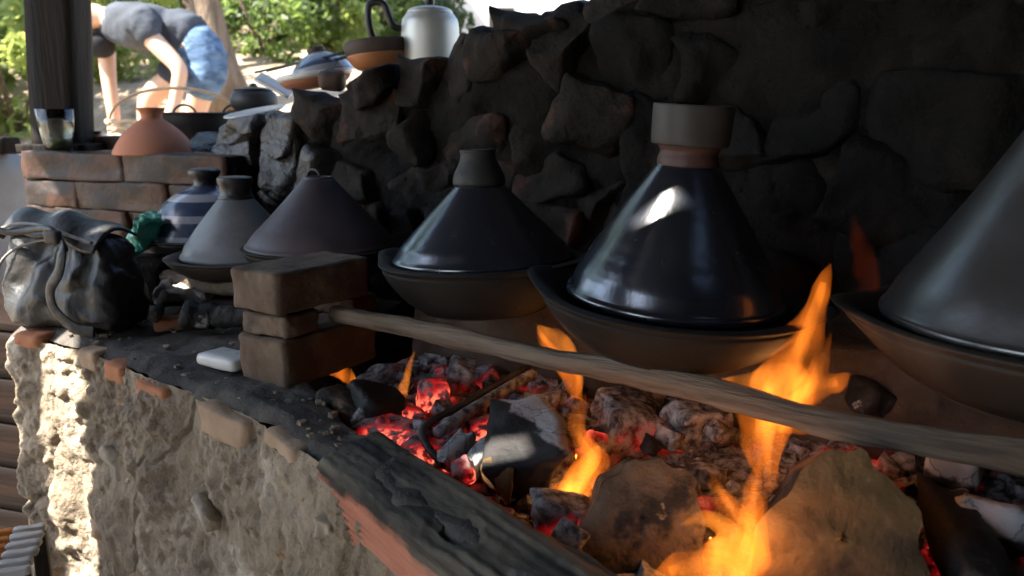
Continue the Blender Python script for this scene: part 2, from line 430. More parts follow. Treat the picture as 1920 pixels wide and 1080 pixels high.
def leafmat(name, c1, c2, tr):
    m = bpy.data.materials.new(name); m.use_nodes = True
    nt = m.node_tree; N = nt.nodes; L = nt.links
    b = N['Principled BSDF']; out = N['Material Output']
    tc = N.new('ShaderNodeTexCoord'); n = N.new('ShaderNodeTexNoise'); n.inputs['Scale'].default_value = 2.2; n.inputs['Detail'].default_value = 4
    L.new(tc.outputs['Object'], n.inputs['Vector'])
    r = N.new('ShaderNodeMapRange'); r.inputs[1].default_value = 0.35; r.inputs[2].default_value = 0.65
    L.new(n.outputs[0], r.inputs[0])
    mx = N.new('ShaderNodeMix'); mx.data_type = 'RGBA'; mx.inputs[6].default_value = (*c1, 1); mx.inputs[7].default_value = (*c2, 1)
    L.new(r.outputs[0], mx.inputs[0]); L.new(mx.outputs[2], b.inputs['Base Color'])
    b.inputs['Roughness'].default_value = 0.5
    t = N.new('ShaderNodeBsdfTranslucent'); t.inputs[0].default_value = (*tr, 1)
    ms = N.new('ShaderNodeMixShader'); ms.inputs[0].default_value = 0.45
    L.new(b.outputs[0], ms.inputs[1]); L.new(t.outputs[0], ms.inputs[2]); L.new(ms.outputs[0], out.inputs[0])
    return m
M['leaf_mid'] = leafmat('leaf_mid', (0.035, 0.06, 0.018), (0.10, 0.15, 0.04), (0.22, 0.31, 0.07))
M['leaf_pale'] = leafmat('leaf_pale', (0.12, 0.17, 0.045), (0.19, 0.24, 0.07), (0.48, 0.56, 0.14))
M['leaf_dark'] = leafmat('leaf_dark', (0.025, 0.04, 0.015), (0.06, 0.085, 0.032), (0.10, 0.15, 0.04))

def ember_mat(name, strength, cover):
    """ash skin with red hot breaks in it"""
    m = bpy.data.materials.new(name); m.use_nodes = True
    nt = m.node_tree; N = nt.nodes; L = nt.links; b = N['Principled BSDF']
    tc = N.new('ShaderNodeTexCoord')
    n = N.new('ShaderNodeTexNoise'); n.inputs['Scale'].default_value = 13; n.inputs['Detail'].default_value = 6
    n2 = N.new('ShaderNodeTexNoise'); n2.inputs['Scale'].default_value = 64; n2.inputs['Detail'].default_value = 8; n2.inputs['Roughness'].default_value = 0.65
    L.new(tc.outputs['Object'], n.inputs['Vector']); L.new(tc.outputs['Object'], n2.inputs['Vector'])
    def rng(s, lo, hi, a=0.0, z=1.0):
        r = N.new('ShaderNodeMapRange'); r.interpolation_type = 'SMOOTHSTEP'
        r.inputs[1].default_value = lo; r.inputs[2].default_value = hi; r.inputs[3].default_value = a; r.inputs[4].default_value = z
        L.new(s, r.inputs[0]); return r.outputs[0]
    cr = N.new('ShaderNodeMix'); cr.data_type = 'RGBA'
    cr.inputs[6].default_value = (0.045, 0.038, 0.036, 1); cr.inputs[7].default_value = (0.46, 0.44, 0.43, 1)
    L.new(rng(n2.outputs[0], 0.34, 0.70), cr.inputs[0]); L.new(cr.outputs[2], b.inputs['Base Color'])
    b.inputs['Roughness'].default_value = 0.95; b.inputs['Specular IOR Level'].default_value = 0.1
    mu = N.new('ShaderNodeMath'); mu.operation = 'MULTIPLY'
    L.new(rng(n.outputs[0], cover, cover + 0.22), mu.inputs[0]); L.new(rng(n2.outputs[0], 0.58, 0.46), mu.inputs[1])
    mu2 = N.new('ShaderNodeMath'); mu2.operation = 'MULTIPLY'; mu2.inputs[1].default_value = strength
    L.new(mu.outputs[0], mu2.inputs[0])
    ec = N.new('ShaderNodeMix'); ec.data_type = 'RGBA'; ec.inputs[6].default_value = (0.7, 0.008, 0.012, 1); ec.inputs[7].default_value = (1.0, 0.17, 0.09, 1)
    L.new(rng(mu.outputs[0], 0.25, 1.0), ec.inputs[0]); L.new(ec.outputs[2], b.inputs['Emission Color'])
    L.new(mu2.outputs[0], b.inputs['Emission Strength'])
    bp = N.new('ShaderNodeBump'); bp.inputs['Strength'].default_value = 0.8; bp.inputs['Distance'].default_value = 0.006
    L.new(n2.outputs[0], bp.inputs['Height']); L.new(bp.outputs[0], b.inputs['Normal'])
    return m
M['ember'] = ember_mat('ember', 0.12, 0.52)
M['ember_hot'] = ember_mat('ember_hot', 0.3, 0.38)
M['ember_ash'] = ember_mat('ember_ash', 0.08, 0.58)

def flame_mat(name, col, vol, surfmix, surfs):
    m = bpy.data.materials.new(name); m.use_nodes = True
    nt = m.node_tree; N = nt.nodes; L = nt.links
    N.remove(N['Principled BSDF']); out = N['Material Output']
    tc = N.new('ShaderNodeTexCoord'); mp = N.new('ShaderNodeMapping'); mp.inputs['Scale'].default_value = (30, 30, 9)
    L.new(tc.outputs['Object'], mp.inputs[0])
    n = N.new('ShaderNodeTexNoise'); n.inputs['Scale'].default_value = 1.0; n.inputs['Detail'].default_value = 3
    L.new(mp.outputs[0], n.inputs['Vector'])
    r = N.new('ShaderNodeMapRange'); r.interpolation_type = 'SMOOTHSTEP'; r.inputs[1].default_value = 0.35; r.inputs[2].default_value = 0.7
    r.inputs[3].default_value = 0.0; r.inputs[4].default_value = surfmix
    L.new(n.outputs[0], r.inputs[0])
    tr = N.new('ShaderNodeBsdfTransparent'); em = N.new('ShaderNodeEmission')
    em.inputs[0].default_value = (*col, 1); em.inputs[1].default_value = surfs
    ms = N.new('ShaderNodeMixShader'); L.new(r.outputs[0], ms.inputs[0]); L.new(tr.outputs[0], ms.inputs[1]); L.new(em.outputs[0], ms.inputs[2])
    L.new(ms.outputs[0], out.inputs['Surface'])
    ve = N.new('ShaderNodeEmission'); ve.inputs[0].default_value = (*col, 1)
    rv = N.new('ShaderNodeMapRange'); rv.interpolation_type = 'SMOOTHSTEP'; rv.inputs[1].default_value = 0.34; rv.inputs[2].default_value = 0.68
    rv.inputs[3].default_value = vol * 0.3; rv.inputs[4].default_value = vol * 1.5
    L.new(n.outputs[0], rv.inputs[0]); L.new(rv.outputs[0], ve.inputs[1])
    L.new(ve.outputs[0], out.inputs['Volume'])
    return m
M['flame'] = flame_mat('flame', (1.0, 0.205, 0.016), 8.5, 0.05, 0.18)
M['flame_core'] = flame_mat('flame_core', (1.0, 0.26, 0.024), 13.0, 0.06, 0.25)
M['flame_faint'] = flame_mat('flame_faint', (1.0, 0.13, 0.012), 0.4, 0.0, 0.0)

exec_parts = []
# ================================================================== the large structure
def terrain_z(x, y):
    base = np.where(y < 2.75, 0.0, 1.0)
    k = np.clip((y - 2.72) / 0.16, 0, 1); base = k * k * (3 - 2 * k)
    slope = np.clip(y - 5.0, 0, None)
    side = np.clip((0.2 - (x + 0.06 * y)) / 1.6, 0, 1); side = side * side * (3 - 2 * side)
    base = base + np.where(slope > 0, 0.30 * slope * np.clip(slope / 2.0, 0, 1), 0) * (0.25 + 0.75 * side)
    return base
def far_flat(z, x, y):
    d = np.sqrt(x * x + y * y)
    k = np.clip((d - 22) / 40, 0, 1)
    return z * (1 - k) + 5.0 * k * np.clip((y - 2) / 10, 0, 1)
xs = np.concatenate([-np.geomspace(300, 9, 22), np.linspace(-8, 8, 81), np.geomspace(9, 300, 22)])
ys = np.concatenate([-np.geomspace(300, 7, 16), np.linspace(-6, 2.6, 30), np.linspace(2.65, 3.0, 8), np.linspace(3.2, 14, 70), np.geomspace(15, 300, 22)])
X, Y = np.meshgrid(xs, ys)
Zt = far_flat(terrain_z(X.ravel(), Y.ravel()), X.ravel(), Y.ravel())
pp = np.stack([X.ravel(), Y.ravel(), Zt], 1)
near = np.exp(-((X.ravel() / 14) ** 2 + (Y.ravel() / 14) ** 2))
Zt = Zt + 0.05 * near * fbm(pp * 1.3, 3, 4) - 0.05 * near
V = np.stack([X.ravel(), Y.ravel(), Zt], 1)
nx = len(xs); F = []
for j in range(len(ys) - 1):
    for i in range(nx - 1):
        F.append((j * nx + i, j * nx + i + 1, (j + 1) * nx + i + 1, (j + 1) * nx + i))
structure(mesh_obj('ground', V, F, M['soil']))
def ground_z(x, y):
    return float(far_flat(terrain_z(np.array([x]), np.array([y])), np.array([x]), np.array([y]))[0]) - 0.03

# the unseen shelter over the hearth: roof, dark back wall behind the viewer, boards added at left to shape the sun
def solid(name, x0, x1, y0, y1, z0, z1, mat, parent=None):
    P, F = rbox(((x1 - x0) / 2, (y1 - y0) / 2, (z1 - z0) / 2), 0.012, 4)
    return mesh_obj(name, P, F, mat, parent, loc=((x0 + x1) / 2, (y0 + y1) / 2, (z0 + z1) / 2), smooth=False)
ROOF_Z = 2.55
def roof_with_sun_gaps(x0, x1, y0, y1, gaps):
    ysq = sorted({y0, y1, *[g[2] for g in gaps], *[g[3] for g in gaps]})
    vs, fs = [], []
    for a, b_ in zip(ysq, ysq[1:]):
        cut = sorted((g[0], g[1]) for g in gaps if g[2] <= a and g[3] >= b_)
        x = x0
        for (c, d) in cut + [(x1, x1)]:
            if c > x:
                o_ = len(vs)
                vs += [(p, q, r_) for r_ in (ROOF_Z, ROOF_Z + 0.008) for (p, q) in ((x, a), (c, a), (c, b_), (x, b_))]
                fs += [tuple(i + o_ for i in f_) for f_ in ((3, 2, 1, 0), (4, 5, 6, 7), (0, 1, 5, 4), (1, 2, 6, 5), (2, 3, 7, 6), (3, 0, 4, 7))]
            x = d
    return mesh_obj('roof', vs, fs, M['roofing'], smooth=False)
def sun_hit(p):                            # where the ray from p to the sun passes the roof
    k = (ROOF_Z - p.z) / SUN_V.z; return p + SUN_V * k
_a = sun_hit(PZ(930, 850, 0.87))
_c = sun_hit(PZ(335, 568, 0.905))
_q = PZ(1256, 549, 1.043); _b = sun_hit(Vector((_q.x - 0.030, _q.y - 0.058, 1.148)))
structure(roof_with_sun_gaps(-2.36, 3.2, -2.6, 2.36, [(0.70, 1.15, -0.30, -0.16), (_a.x - 0.045, _a.x + 0.045, _a.y - 0.018, _a.y + 0.018), (-2.36, -2.05, -2.6, 1.25), (-2.36, -2.315, 1.25, 2.36), (_c.x - 0.06, _c.x + 0.06, _c.y - 0.05, _c.y + 0.05), (_b.x - 0.045, _b.x + 0.045, _b.y - 0.009, _b.y + 0.009)]))  # gaps shaped in the unseen roof to aim sun spots and a lid glint
structure(solid('floor', -2.3, 3.1, -2.28, 2.2, -0.06, 0.03, M['floor']))  # unseen dark slab added to cut the warm bounce off the ground
structure(solid('wall_behind_viewer', -2.0, 3.2, -2.5, -2.3, -0.1, ROOF_Z, M['plank']))
structure(solid('wall_right', 2.6, 2.75, -2.3, 1.2, -0.1, ROOF_Z, M['plank']))
def screen_y(px_, py_):                    # where the sun ray to that spot of the wall crosses the screen
    p = PW(px_, py_, -0.29); k = (-1.75 - p.x) / SUN_V.x; return (p + SUN_V * k).y
_g0, _g1 = screen_y(158, 800), screen_y(88, 800)
SCREEN = [(_g0 - 0.17 * (k + 1) + 0.004, _g0 - 0.17 * k) for k in range(6)] + [(_g1, _g1 + 0.075)]  # boards added out of view, leaving a gap for the strip of sun
scr = empty('sun_blocker_screen', (-1.75, 0.7, 0))
tag(scr, 'unseen dark upright boards added to block the sun except for one strip', 'screen')
for (a, b_) in SCREEN:
    solid('blocker_board', -0.02, 0.02, a - 0.7, b_ - 0.7, 0.0, ROOF_Z, M['plank'], scr)

# ------------------------------------------------------------------ back stone wall
WALL_W = 0.30
def wall_top(t):
    return float(np.interp(t, [-1.3, -1.05, -0.8, -0.55, -0.3, -0.1, 0.1, 0.5, 1.6], [1.17, 1.20, 1.255, 1.325, 1.375, 1.42, 1.50, 1.66, 1.9]))
sw = empty('stone_wall', HW(0, WALL_W, 0), ANG_U)
tag(sw, 'soot-blackened rubble stone wall behind the row of tagines', 'wall')
def in_wall(t, w, z):                     # wall's own frame
    return Vector((t, w - WALL_W, z))
# core behind the stones
ts = np.linspace(-1.22, 1.7, 60)
vs, fs = [], []
for t in ts:
    zt = wall_top(t) - 0.03
    for (w, z) in ((WALL_W + 0.05, 0.0), (WALL_W + 0.05, zt), (WALL_W + 0.5, zt - 0.02), (WALL_W + 0.5, 0.0)):
        vs.append(in_wall(t, w, z))
for i in range(len(ts) - 1):
    for k in range(4):
        l = (k + 1) % 4
        fs.append((i * 4 + k, i * 4 + l, (i + 1) * 4 + l, (i + 1) * 4 + k))
fs.append((3, 2, 1, 0)); fs.append(tuple((len(ts) - 1) * 4 + k for k in range(4)))
mesh_obj('core', vs, fs, M['joint'], sw, smooth=False)
tq = np.linspace(-1.22, 1.7, 240); zq = np.linspace(0, 1, 90); V = []
for t in tq:
    zt = wall_top(t)
    for q in zq: V.append((t, 0.0, 0.7 + (zt - 0.72) * q))
V = np.array(V); V[:, 1] = 0.018 + fbm(V * 9, 12, 4) * 0.022
F = [(i * 90 + k, (i + 1) * 90 + k, (i + 1) * 90 + k + 1, i * 90 + k + 1) for i in range(239) for k in range(89)]
mesh_obj('mortar', V, F, M['joint'], sw)
rnd = random.Random(11)
z = 0.86; row = 0
while z < 1.95:
    h = rnd.uniform(0.075, 0.135)
    t = -1.22 + rnd.uniform(-0.06, 0.02)
    while t < 1.65:
        wd = rnd.uniform(0.08, 0.21) * (0.75 if t < -0.4 else 1.1)
        hh = h * rnd.uniform(0.8, 1.45)
        tc_ = t + wd / 2; zc = z + h / 2 + rnd.uniform(-0.03, 0.03)
        top = wall_top(tc_)
        if zc - hh * 0.25 < top:
            if zc + hh / 2 > top + 0.02:
                hh = max(0.05, (top + 0.02 - (zc - hh / 2))); zc = top + 0.02 - hh / 2
            sd = rnd.randrange(9999)
            P, F = rock((wd / 2 * 1.06, 0.10, hh / 2 * 1.08), sd)
            dull = fbm(np.array([[tc_ * 2.2, zc * 3, 0.3]]), 5, 2)[0]
            if tc_ < -0.62 and zc < 1.24: m = M['tar_stone']
            elif tc_ < 0.02 + 0.25 * dull and zc > 1.0: m = M['brown_stone']
            else: m = M['soot_stone']
            mesh_obj('stone', P, F, m, sw, loc=in_wall(tc_, WALL_W + 0.090 + rnd.uniform(-0.018, 0.022), zc),
                     rot=(rnd.uniform(-.15, .15), rnd.uniform(-.3, .3), rnd.uniform(-.2, .2)))
        t += wd
    z += h; row += 1
# stones laid over the top of the wall, behind its face
for k in range(26):
    t = -1.15 + k * 0.075 + rnd.uniform(-.02, .02)
    a = rnd.uniform(0.05, 0.085); b_ = rnd.uniform(0.05, 0.09); c_ = rnd.uniform(0.025, 0.05)
    if t > -0.95 and rnd.random() < 0.35: continue
    P, F = rock((a, b_, c_), k + 400, 9)
    mesh_obj('stone', P, F, M['brown_stone'] if t < 0.1 else M['soot_stone'], sw, loc=in_wall(t, WALL_W + rnd.uniform(0.16, 0.2), wall_top(t) - 0.03),
             rot=(0, 0, rnd.uniform(0, 3)))

# mud-plastered inner ledge that carries the backs of the dishes
ts = np.linspace(-0.22, 1.6, 150)
prof = [(WALL_W + 0.03, 0.972), (0.22, 0.972), (0.16, 0.970), (0.125, 0.966), (0.112, 0.955), (0.106, 0.93), (0.104, 0.90), (0.10, 0.87), (0.095, 0.84), (0.09, 0.80), (0.085, 0.70)]
pr = smooth_prof(prof, 4)
V = np.array([(t, w - WALL_W, z) for t in ts for (w, z) in pr])
dn = fbm(V * np.array([9, 9, 9]), 21, 4)
V[:, 1] += dn * 0.018 * np.where(V[:, 2] < 0.969, 1, 0.0); V[:, 2] += np.where(V[:, 2] > 0.95, dn * 0.004, 0)
n = len(pr); F = [(i * n + k, (i + 1) * n + k, (i + 1) * n + k + 1, i * n + k + 1) for i in range(len(ts) - 1) for k in range(n - 1)]
mesh_obj('clay_ledge', V, F, M['clay'], sw)

# ------------------------------------------------------------------ front mud wall of the hearth
def w_out(t): return float(np.interp(t, [-0.9, -0.67, -0.155, 0.0756, 0.35, 0.7, 1.2], [-0.285, -0.262, -0.305, -0.365, -0.45, -0.56, -0.70]))
def w_in(t): return float(np.interp(t, [-0.9, -0.40, -0.32, -0.155, 0.0, 0.353, 0.7, 1.2], [0.30, 0.28, -0.12, -0.185, -0.265, -0.36, -0.47, -0.61]))
LEDGE = 0.875
fw = empty('hearth_wall', HW(-0.2, -0.3, 0), ANG_U)
tag(fw, 'rough tan mud and brick front wall of the cooking hearth', 'wall')
def in_fw(t, w, z): return Vector((t + 0.2, w + 0.3, z))
ts = np.concatenate([np.linspace(-0.86, 0.6, 400), np.linspace(0.62, 1.2, 25)])
zs = np.linspace(0.0, 1.0, 190)
base = []
for t in ts:
    for q in zs:
        zz = LEDGE - 0.012 - (LEDGE - 0.012 + 0.05) * (q ** 1.35)
        base.append((t, w_out(t) - 0.02 * (1 - math.exp(-(LEDGE - zz) * 8)), zz))
base = np.array(base)
pn = base * np.array([1, 1, 1])
dz = LEDGE - base[:, 2]
rough = np.clip(dz / 0.03, 0.15, 1)
rip = fbm(pn * 7.0, 31, 3) * 0.012 + np.abs(fbm(pn * 17.0, 32, 3)) * -0.008 + (fbm(pn * 44.0, 33, 4) * 0.0055 - np.abs(fbm(pn * 28, 35, 3)) * 0.006 + fbm(pn * 95, 36, 2) * 0.0025) * np.clip(0.55 + 1.1 * fbm(pn * 6.5, 39, 3), 0.12, 1.25) + 0.010 * np.exp(-(fbm(pn * np.array([5, 5, 2.2]), 46, 4) / 0.035) ** 2)
st = fbm(pn * np.array([10, 10, 7]), 37, 2); rip += np.clip(st - 0.25, 0, 1) * -0.018
wp = pn + 0.02 * np.stack([fbm(pn * 20 + 5 * k, 38 + k, 2) for k in range(3)], 1)
d1, d2 = worley(wp * np.array([17, 17, 21]), 5); e1, e2 = worley(wp * 38, 9)
gate = np.clip(fbm(pn * 6.0, 44, 2) + 0.55, 0, 1)
rip += -gate * (0.008 * np.clip((d2 - d1) * 2.2, 0, 1) * (0.4 + 0.6 * np.clip(1 - d1, 0, 1)) + 0.005 * np.clip((e2 - e1) * 2.5, 0, 1))
base[:, 1] += rip * rough
nz = len(zs)
V = np.array([in_fw(*p) for p in base])
F = [(i * nz + k, i * nz + k + 1, (i + 1) * nz + k + 1, (i + 1) * nz + k) for i in range(len(ts) - 1) for k in range(nz - 1)]
# left end face
mud_v = list(map(tuple, V)); mud_f = list(F)
nb = 14; off = len(mud_v)
for k in range(nz):
    p0 = base[k]
    for j in range(1, nb + 1):
        w = p0[1] + (0.26 - p0[1]) * j / nb
        tt = -0.86 - 0.02 * math.sin(j / nb * 3) + 0.012 * fbm(np.array([[j * 0.35, p0[2] * 12, 2.0]]), 41, 3)[0] * (1 if j < nb else 0)
        mud_v.append(tuple(in_fw(tt, w, p0[2])))
for k in range(nz - 1):
    for j in range(nb):
        a = k if j == 0 else off + k * nb + j - 1
        b_ = k + 1 if j == 0 else off + (k + 1) * nb + j - 1
        c_ = off + (k + 1) * nb + j; d_ = off + k * nb + j
        mud_f.append((a, d_, c_, b_))
mesh_obj('mud_body', mud_v, mud_f, M['mud'], fw)
# top of the wall: smoked ledge
tt = np.linspace(-0.875, 1.2, 230); nw = 26
base = []
for t in tt:
    a, b_ = w_out(t), w_in(t)
    for j in range(nw):
        q = j / (nw - 1)
        w = a + 0.002 + (b_ - a) * q
        edge = min(1, q * (b_ - a) / 0.018)
        zz = LEDGE - 0.016 * (1 - edge) ** 2
        if t > -0.3 and q > 0.8: zz -= 0.05 * ((q - 0.8) / 0.2) ** 2
        base.append((t, w, zz))
base = np.array(base)
base[:, 2] += fbm(base * 16, 51, 4) * 0.0075
base[:, 1] += fbm(base * np.array([22, 5, 5]), 52, 3) * 0.010 * np.tile(np.linspace(1, 0, nw) ** 2, len(tt))
V = [in_fw(*p) for p in base]
F = [(i * nw + k, (i + 1) * nw + k, (i + 1) * nw + k + 1, i * nw + k + 1) for i in range(len(tt) - 1) for k in range(nw - 1)]
mesh_obj('ledge', V, F, M['ledge'], fw)
# inner face towards the fire
V = []
for t in np.linspace(-0.3, 1.2, 60):
    for k in range(6): V.append(in_fw(t, w_in(t) + 0.004 + 0.01 * k, LEDGE - 0.045 - 0.05 * k))
F = [(i * 6 + k, (i + 1) * 6 + k, (i + 1) * 6 + k + 1, i * 6 + k + 1) for i in range(59) for k in range(5)]
mesh_obj('inner_face', V, F, M['ledge'], fw)
# bricks showing at the edge of the mud
def wall_brick(px, py, z, lx, ly, lz, mat, dw=0.0, rz=0.0, ry=0.0, seed=0):
    p = PZ(px, py, z); t, w = TW(p)
    P, F = rbox((lx / 2, ly / 2, lz / 2), 0.007, 9, 0.0035, 40, seed, 4, 0.06)
    sl = math.atan2(w_out(t + 0.05) - w_out(t - 0.05), 0.1)
    return mesh_obj('brick', P, F, mat, fw, loc=in_fw(t, w_out(t) + ly / 2 - 0.012 + dw, z - 0.004), rot=(0, ry, sl + rz))
wall_brick(240, 690, 0.852, 0.06, 0.08, 0.032, M['brick_red'], 0, 0.05, 0.05, 1)
wall_brick(330, 722, 0.846, 0.085, 0.08, 0.034, M['brick_red'], -0.004, 0.0, 0.03, 2)
wall_brick(440, 790, 0.842, 0.115, 0.08, 0.048, M['brick_tan'], -0.006, 0.0, 0.03, 3)
wall_brick(195, 665, 0.856, 0.055, 0.08, 0.036, M['brick_tan'], 0, 0.1, 0, 4)
wall_brick(545, 850, 0.846, 0.085, 0.09, 0.05, M['brick_tan'], 0.000, 0.0, 0.04, 5)
wall_brick(110, 632, 0.855, 0.075, 0.09, 0.05, M['brick_red'], 0, 0, 0, 6)
wall_brick(180, 740, 0.78, 0.03, 0.06, 0.03, M['brick_red'], 0, 0, 0.2, 7)
wall_brick(540, 875, 0.815, 0.10, 0.06, 0.016, M['brick_red'], -0.002, 0, 0.1, 8)
wall_brick(620, 960, 0.79, 0.055, 0.06, 0.03, M['brick_tan'], 0, 0, 0.2, 9)

# stones bedded in the mud
rnd = random.Random(77)
for k in range(34):
    t = rnd.uniform(-0.68, 0.28); zq = LEDGE - rnd.uniform(0.07, 0.52)
    P, F = rock((rnd.uniform(0.014, 0.036), 0.03, rnd.uniform(0.012, 0.026)), 900 + k, 8)
    mesh_obj('stone', P, F, M[rnd.choice(['stone_tan', 'stone_tan', 'brick_tan'])], fw, loc=in_fw(t, w_out(t) + 0.004 + rnd.uniform(-.004, .008), zq), rot=(rnd.uniform(-.3, .3), rnd.uniform(-.9, .9), rnd.uniform(-.3, .3)))
# ridged hollow brick closing the near end of the ledge, black with soot on top
def soot_brick_mat():
    m = surf('hollow_brick_clay', (0.36, 0.13, 0.075), (0.44, 0.19, 0.12), 8, (0.7, 0.9), 0.5, 60, 0.004, 0.2, stretch=(0.6, 1.6, 1.6))
    nt = m.node_tree; N = nt.nodes; L = nt.links; b = N['Principled BSDF']
    src = b.inputs['Base Color'].links[0].from_socket
    tc = N.new('ShaderNodeTexCoord'); sp = N.new('ShaderNodeSeparateXYZ'); L.new(tc.outputs['Object'], sp.inputs[0])
    n = N.new('ShaderNodeTexNoise'); n.inputs['Scale'].default_value = 14; n.inputs['Detail'].default_value = 6; L.new(tc.outputs['Object'], n.inputs['Vector'])
    n2 = N.new('ShaderNodeTexNoise'); n2.inputs['Scale'].default_value = 12; n2.inputs['Detail'].default_value = 7
    mq = N.new('ShaderNodeMapping'); mq.inputs['Scale'].default_value = (0.45, 3.5, 1.5); L.new(tc.outputs['Object'], mq.inputs[0]); L.new(mq.outputs[0], n2.inputs['Vector'])
    a = N.new('ShaderNodeMath'); a.operation = 'MULTIPLY_ADD'; a.inputs[1].default_value = 0.05; L.new(n.outputs[0], a.inputs[0]); L.new(sp.outputs[2], a.inputs[2])
    r = N.new('ShaderNodeMapRange'); r.interpolation_type = 'SMOOTHSTEP'; r.inputs[1].default_value = 0.050; r.inputs[2].default_value = 0.064; L.new(a.outputs[0], r.inputs[0])
    sc_ = N.new('ShaderNodeMix'); sc_.data_type = 'RGBA'; sc_.inputs[6].default_value = (0.028, 0.025, 0.022, 1); sc_.inputs[7].default_value = (0.17, 0.145, 0.11, 1)
    r2 = N.new('ShaderNodeMapRange'); r2.inputs[1].default_value = 0.4; r2.inputs[2].default_value = 0.66; L.new(n2.outputs[0], r2.inputs[0]); L.new(r2.outputs[0], sc_.inputs[0])
    mx = N.new('ShaderNodeMix'); mx.data_type = 'RGBA'; L.new(r.outputs[0], mx.inputs[0]); L.new(src, mx.inputs[6]); L.new(sc_.outputs[2], mx.inputs[7])
    L.new(mx.outputs[2], b.inputs['Base Color'])
    return m
M['hollow'] = soot_brick_mat()
def hollow_brick(p0, p1, width, height, hole):
    L_ = (p1 - p0).length; nxs, ncs = 150, 190
    half_w, half_h, r = width / 2, height / 2, 0.010
    V = []; F = []
    per = []
    for k in range(ncs):                                   # cross-section walked by angle on a rounded square
        th = 2 * math.pi * k / ncs
        c, s = math.cos(th), math.sin(th)
        e = 7.0
        q = (abs(c) ** e + abs(s) ** e) ** (-1 / e)
        per.append((c * q * half_w, s * q * half_h))
    for i in range(nxs + 1):
        x = -L_ / 2 + L_ * i / nxs
        for k, (y, z_) in enumerate(per):
            V.append((x, y, z_))
    V = np.array(V)
    rib = np.where(np.abs(V[:, 1]) > half_w * 0.93, 2.2 * np.sin(V[:, 2] / 0.0095 * 2 * math.pi), np.sin(V[:, 1] / 0.0125 * 2 * math.pi) * 0.5) * 0.0017 * (0.55 + 0.6 * fbm(V * np.array([9, 30, 30]), 67, 3))
    nrm = np.stack([np.zeros(len(V)), np.where(np.abs(V[:, 1]) > half_w * 0.93, np.sign(V[:, 1]), 0), np.where(np.abs(V[:, 1]) > half_w * 0.93, 0, np.sign(V[:, 2]))], 1)
    V = V + nrm * (rib + fbm(V * np.array([14, 40, 40]), 61, 4) * 0.0013 + fbm(V * 70, 63, 3) * 0.0010)[:, None]
    hx, hy, hr = hole
    dd = np.sqrt(((V[:, 0] - hx) / 1.25) ** 2 + (V[:, 1] - hy) ** 2) + 0.003 * fbm(V * 120, 62, 2)
    V[:, 2] -= np.where(V[:, 2] > 0, 0.032 * np.clip((hr - dd) / (hr * 0.35), 0, 1) + 0.004 * np.clip((2.4 * hr - dd) / hr, 0, 1), 0)
    for i in range(nxs):
        for k in range(ncs):
            l = (k + 1) % ncs
            F.append((i * ncs + k, i * ncs + l, (i + 1) * ncs + l, (i + 1) * ncs + k))
    F.append(tuple(range(ncs - 1, -1, -1))); F.append(tuple(range(nxs * ncs, (nxs + 1) * ncs)))
    o = mesh_obj('hollow_brick', V, F, M['hollow'], fw)
    d = (p1 - p0).normalized(); yv = Vector((-d.y, d.x, 0)).normalized(); zv = d.cross(yv)
    tilt = R(-12)
    rot = Matrix((d, yv, zv)).transposed().to_4x4() @ Matrix.Rotation(-tilt, 4, 'X')
    inv = Matrix.Translation(fw.location) @ Matrix.Rotation(ANG_U, 4, 'Z')
    o.matrix_local = inv.inverted() @ Matrix.Translation((p0 + p1) / 2) @ rot
    o['label'] = 'red ridged hollow brick with a black sooty top and a broken hole'
    return o
hollow_brick(PZ(672, 898, 0.832), PZ(1108, 1230, 0.832), 0.092, 0.096, (0.035, -0.010, 0.012))

# low brick wall at the far end of the hearth
lb = empty('low_brick_wall', PY(40, 295, 2.10), R(-24))
tag(lb, 'low smoked brick wall carrying the dark post and clay lid', 'wall')
zb = [1.172 - 0.072 * k for k in range(8)]
rnd = random.Random(5)
for c in range(8):
    x = 0.0 if c % 2 == 0 else -0.0
    lens = [0.375, 0.33] if c % 2 == 0 else [0.20, 0.32, 0.19]
    for k, L_ in enumerate(lens):
        hz = 0.066
        P, F = rbox((L_ / 2 + 0.001, 0.06, hz / 2 + 0.0035), 0.004, 14, 0.005, 18, c * 10 + k, 4, 0.04)
        m = M['brick_dark']
        mesh_obj('brick', P, F, m, lb, loc=(x + L_ / 2, 0.06 + rnd.uniform(-.004, .004), zb[c] - hz / 2 - lb.location.z), rot=(0, rnd.uniform(-.01, .01), rnd.uniform(-.02, .02)))
        x += L_
    # the rear leaf, toothed at its end
    for k in range(3):
        P, F = rbox((0.12, 0.055, hz / 2), 0.012, 8, 0.005, 26, c * 17 + k + 200, 4, 0.06)
        mesh_obj('brick', P, F, M['brick_red'] if k == 0 else M['brick_dark'], lb, loc=(0.03 + k * 0.245 + (0.012 if c % 2 else -0.004), 0.18, zb[c] - hz / 2 - lb.location.z - 0.006), rot=(0, 0, rnd.uniform(-.03, .03)))
P, F = rbox((0.36, 0.105, 0.27), 0.01, 4); mesh_obj('mortar', P, F, M['joint'], lb, loc=(0.37, 0.12, 1.172 - 0.29 - lb.location.z))

# grey plastered block and a brown rail beside it
P, F = rbox((0.45, 0.10, 0.36), 0.02, 8, 0.006, 9, 3)
o = mesh_obj('plaster_block', P, F, M['plaster_grey'], loc=(-2.06, 2.62, 0.80), rot=(0, 0, R(-14)))
tag(o, 'pale grey-blue plastered block beside the low brick wall', 'block')
P, F = rbox((0.5, 0.04, 0.03), 0.012, 8, 0.004, 18, 8)
o = mesh_obj('wooden_rail', P, F, M['post_wood'], loc=(-2.06, 2.60, 1.188), rot=(0, R(1), R(-14)))
tag(o, 'dark red-brown wooden rail on top of the plastered block', 'rail')

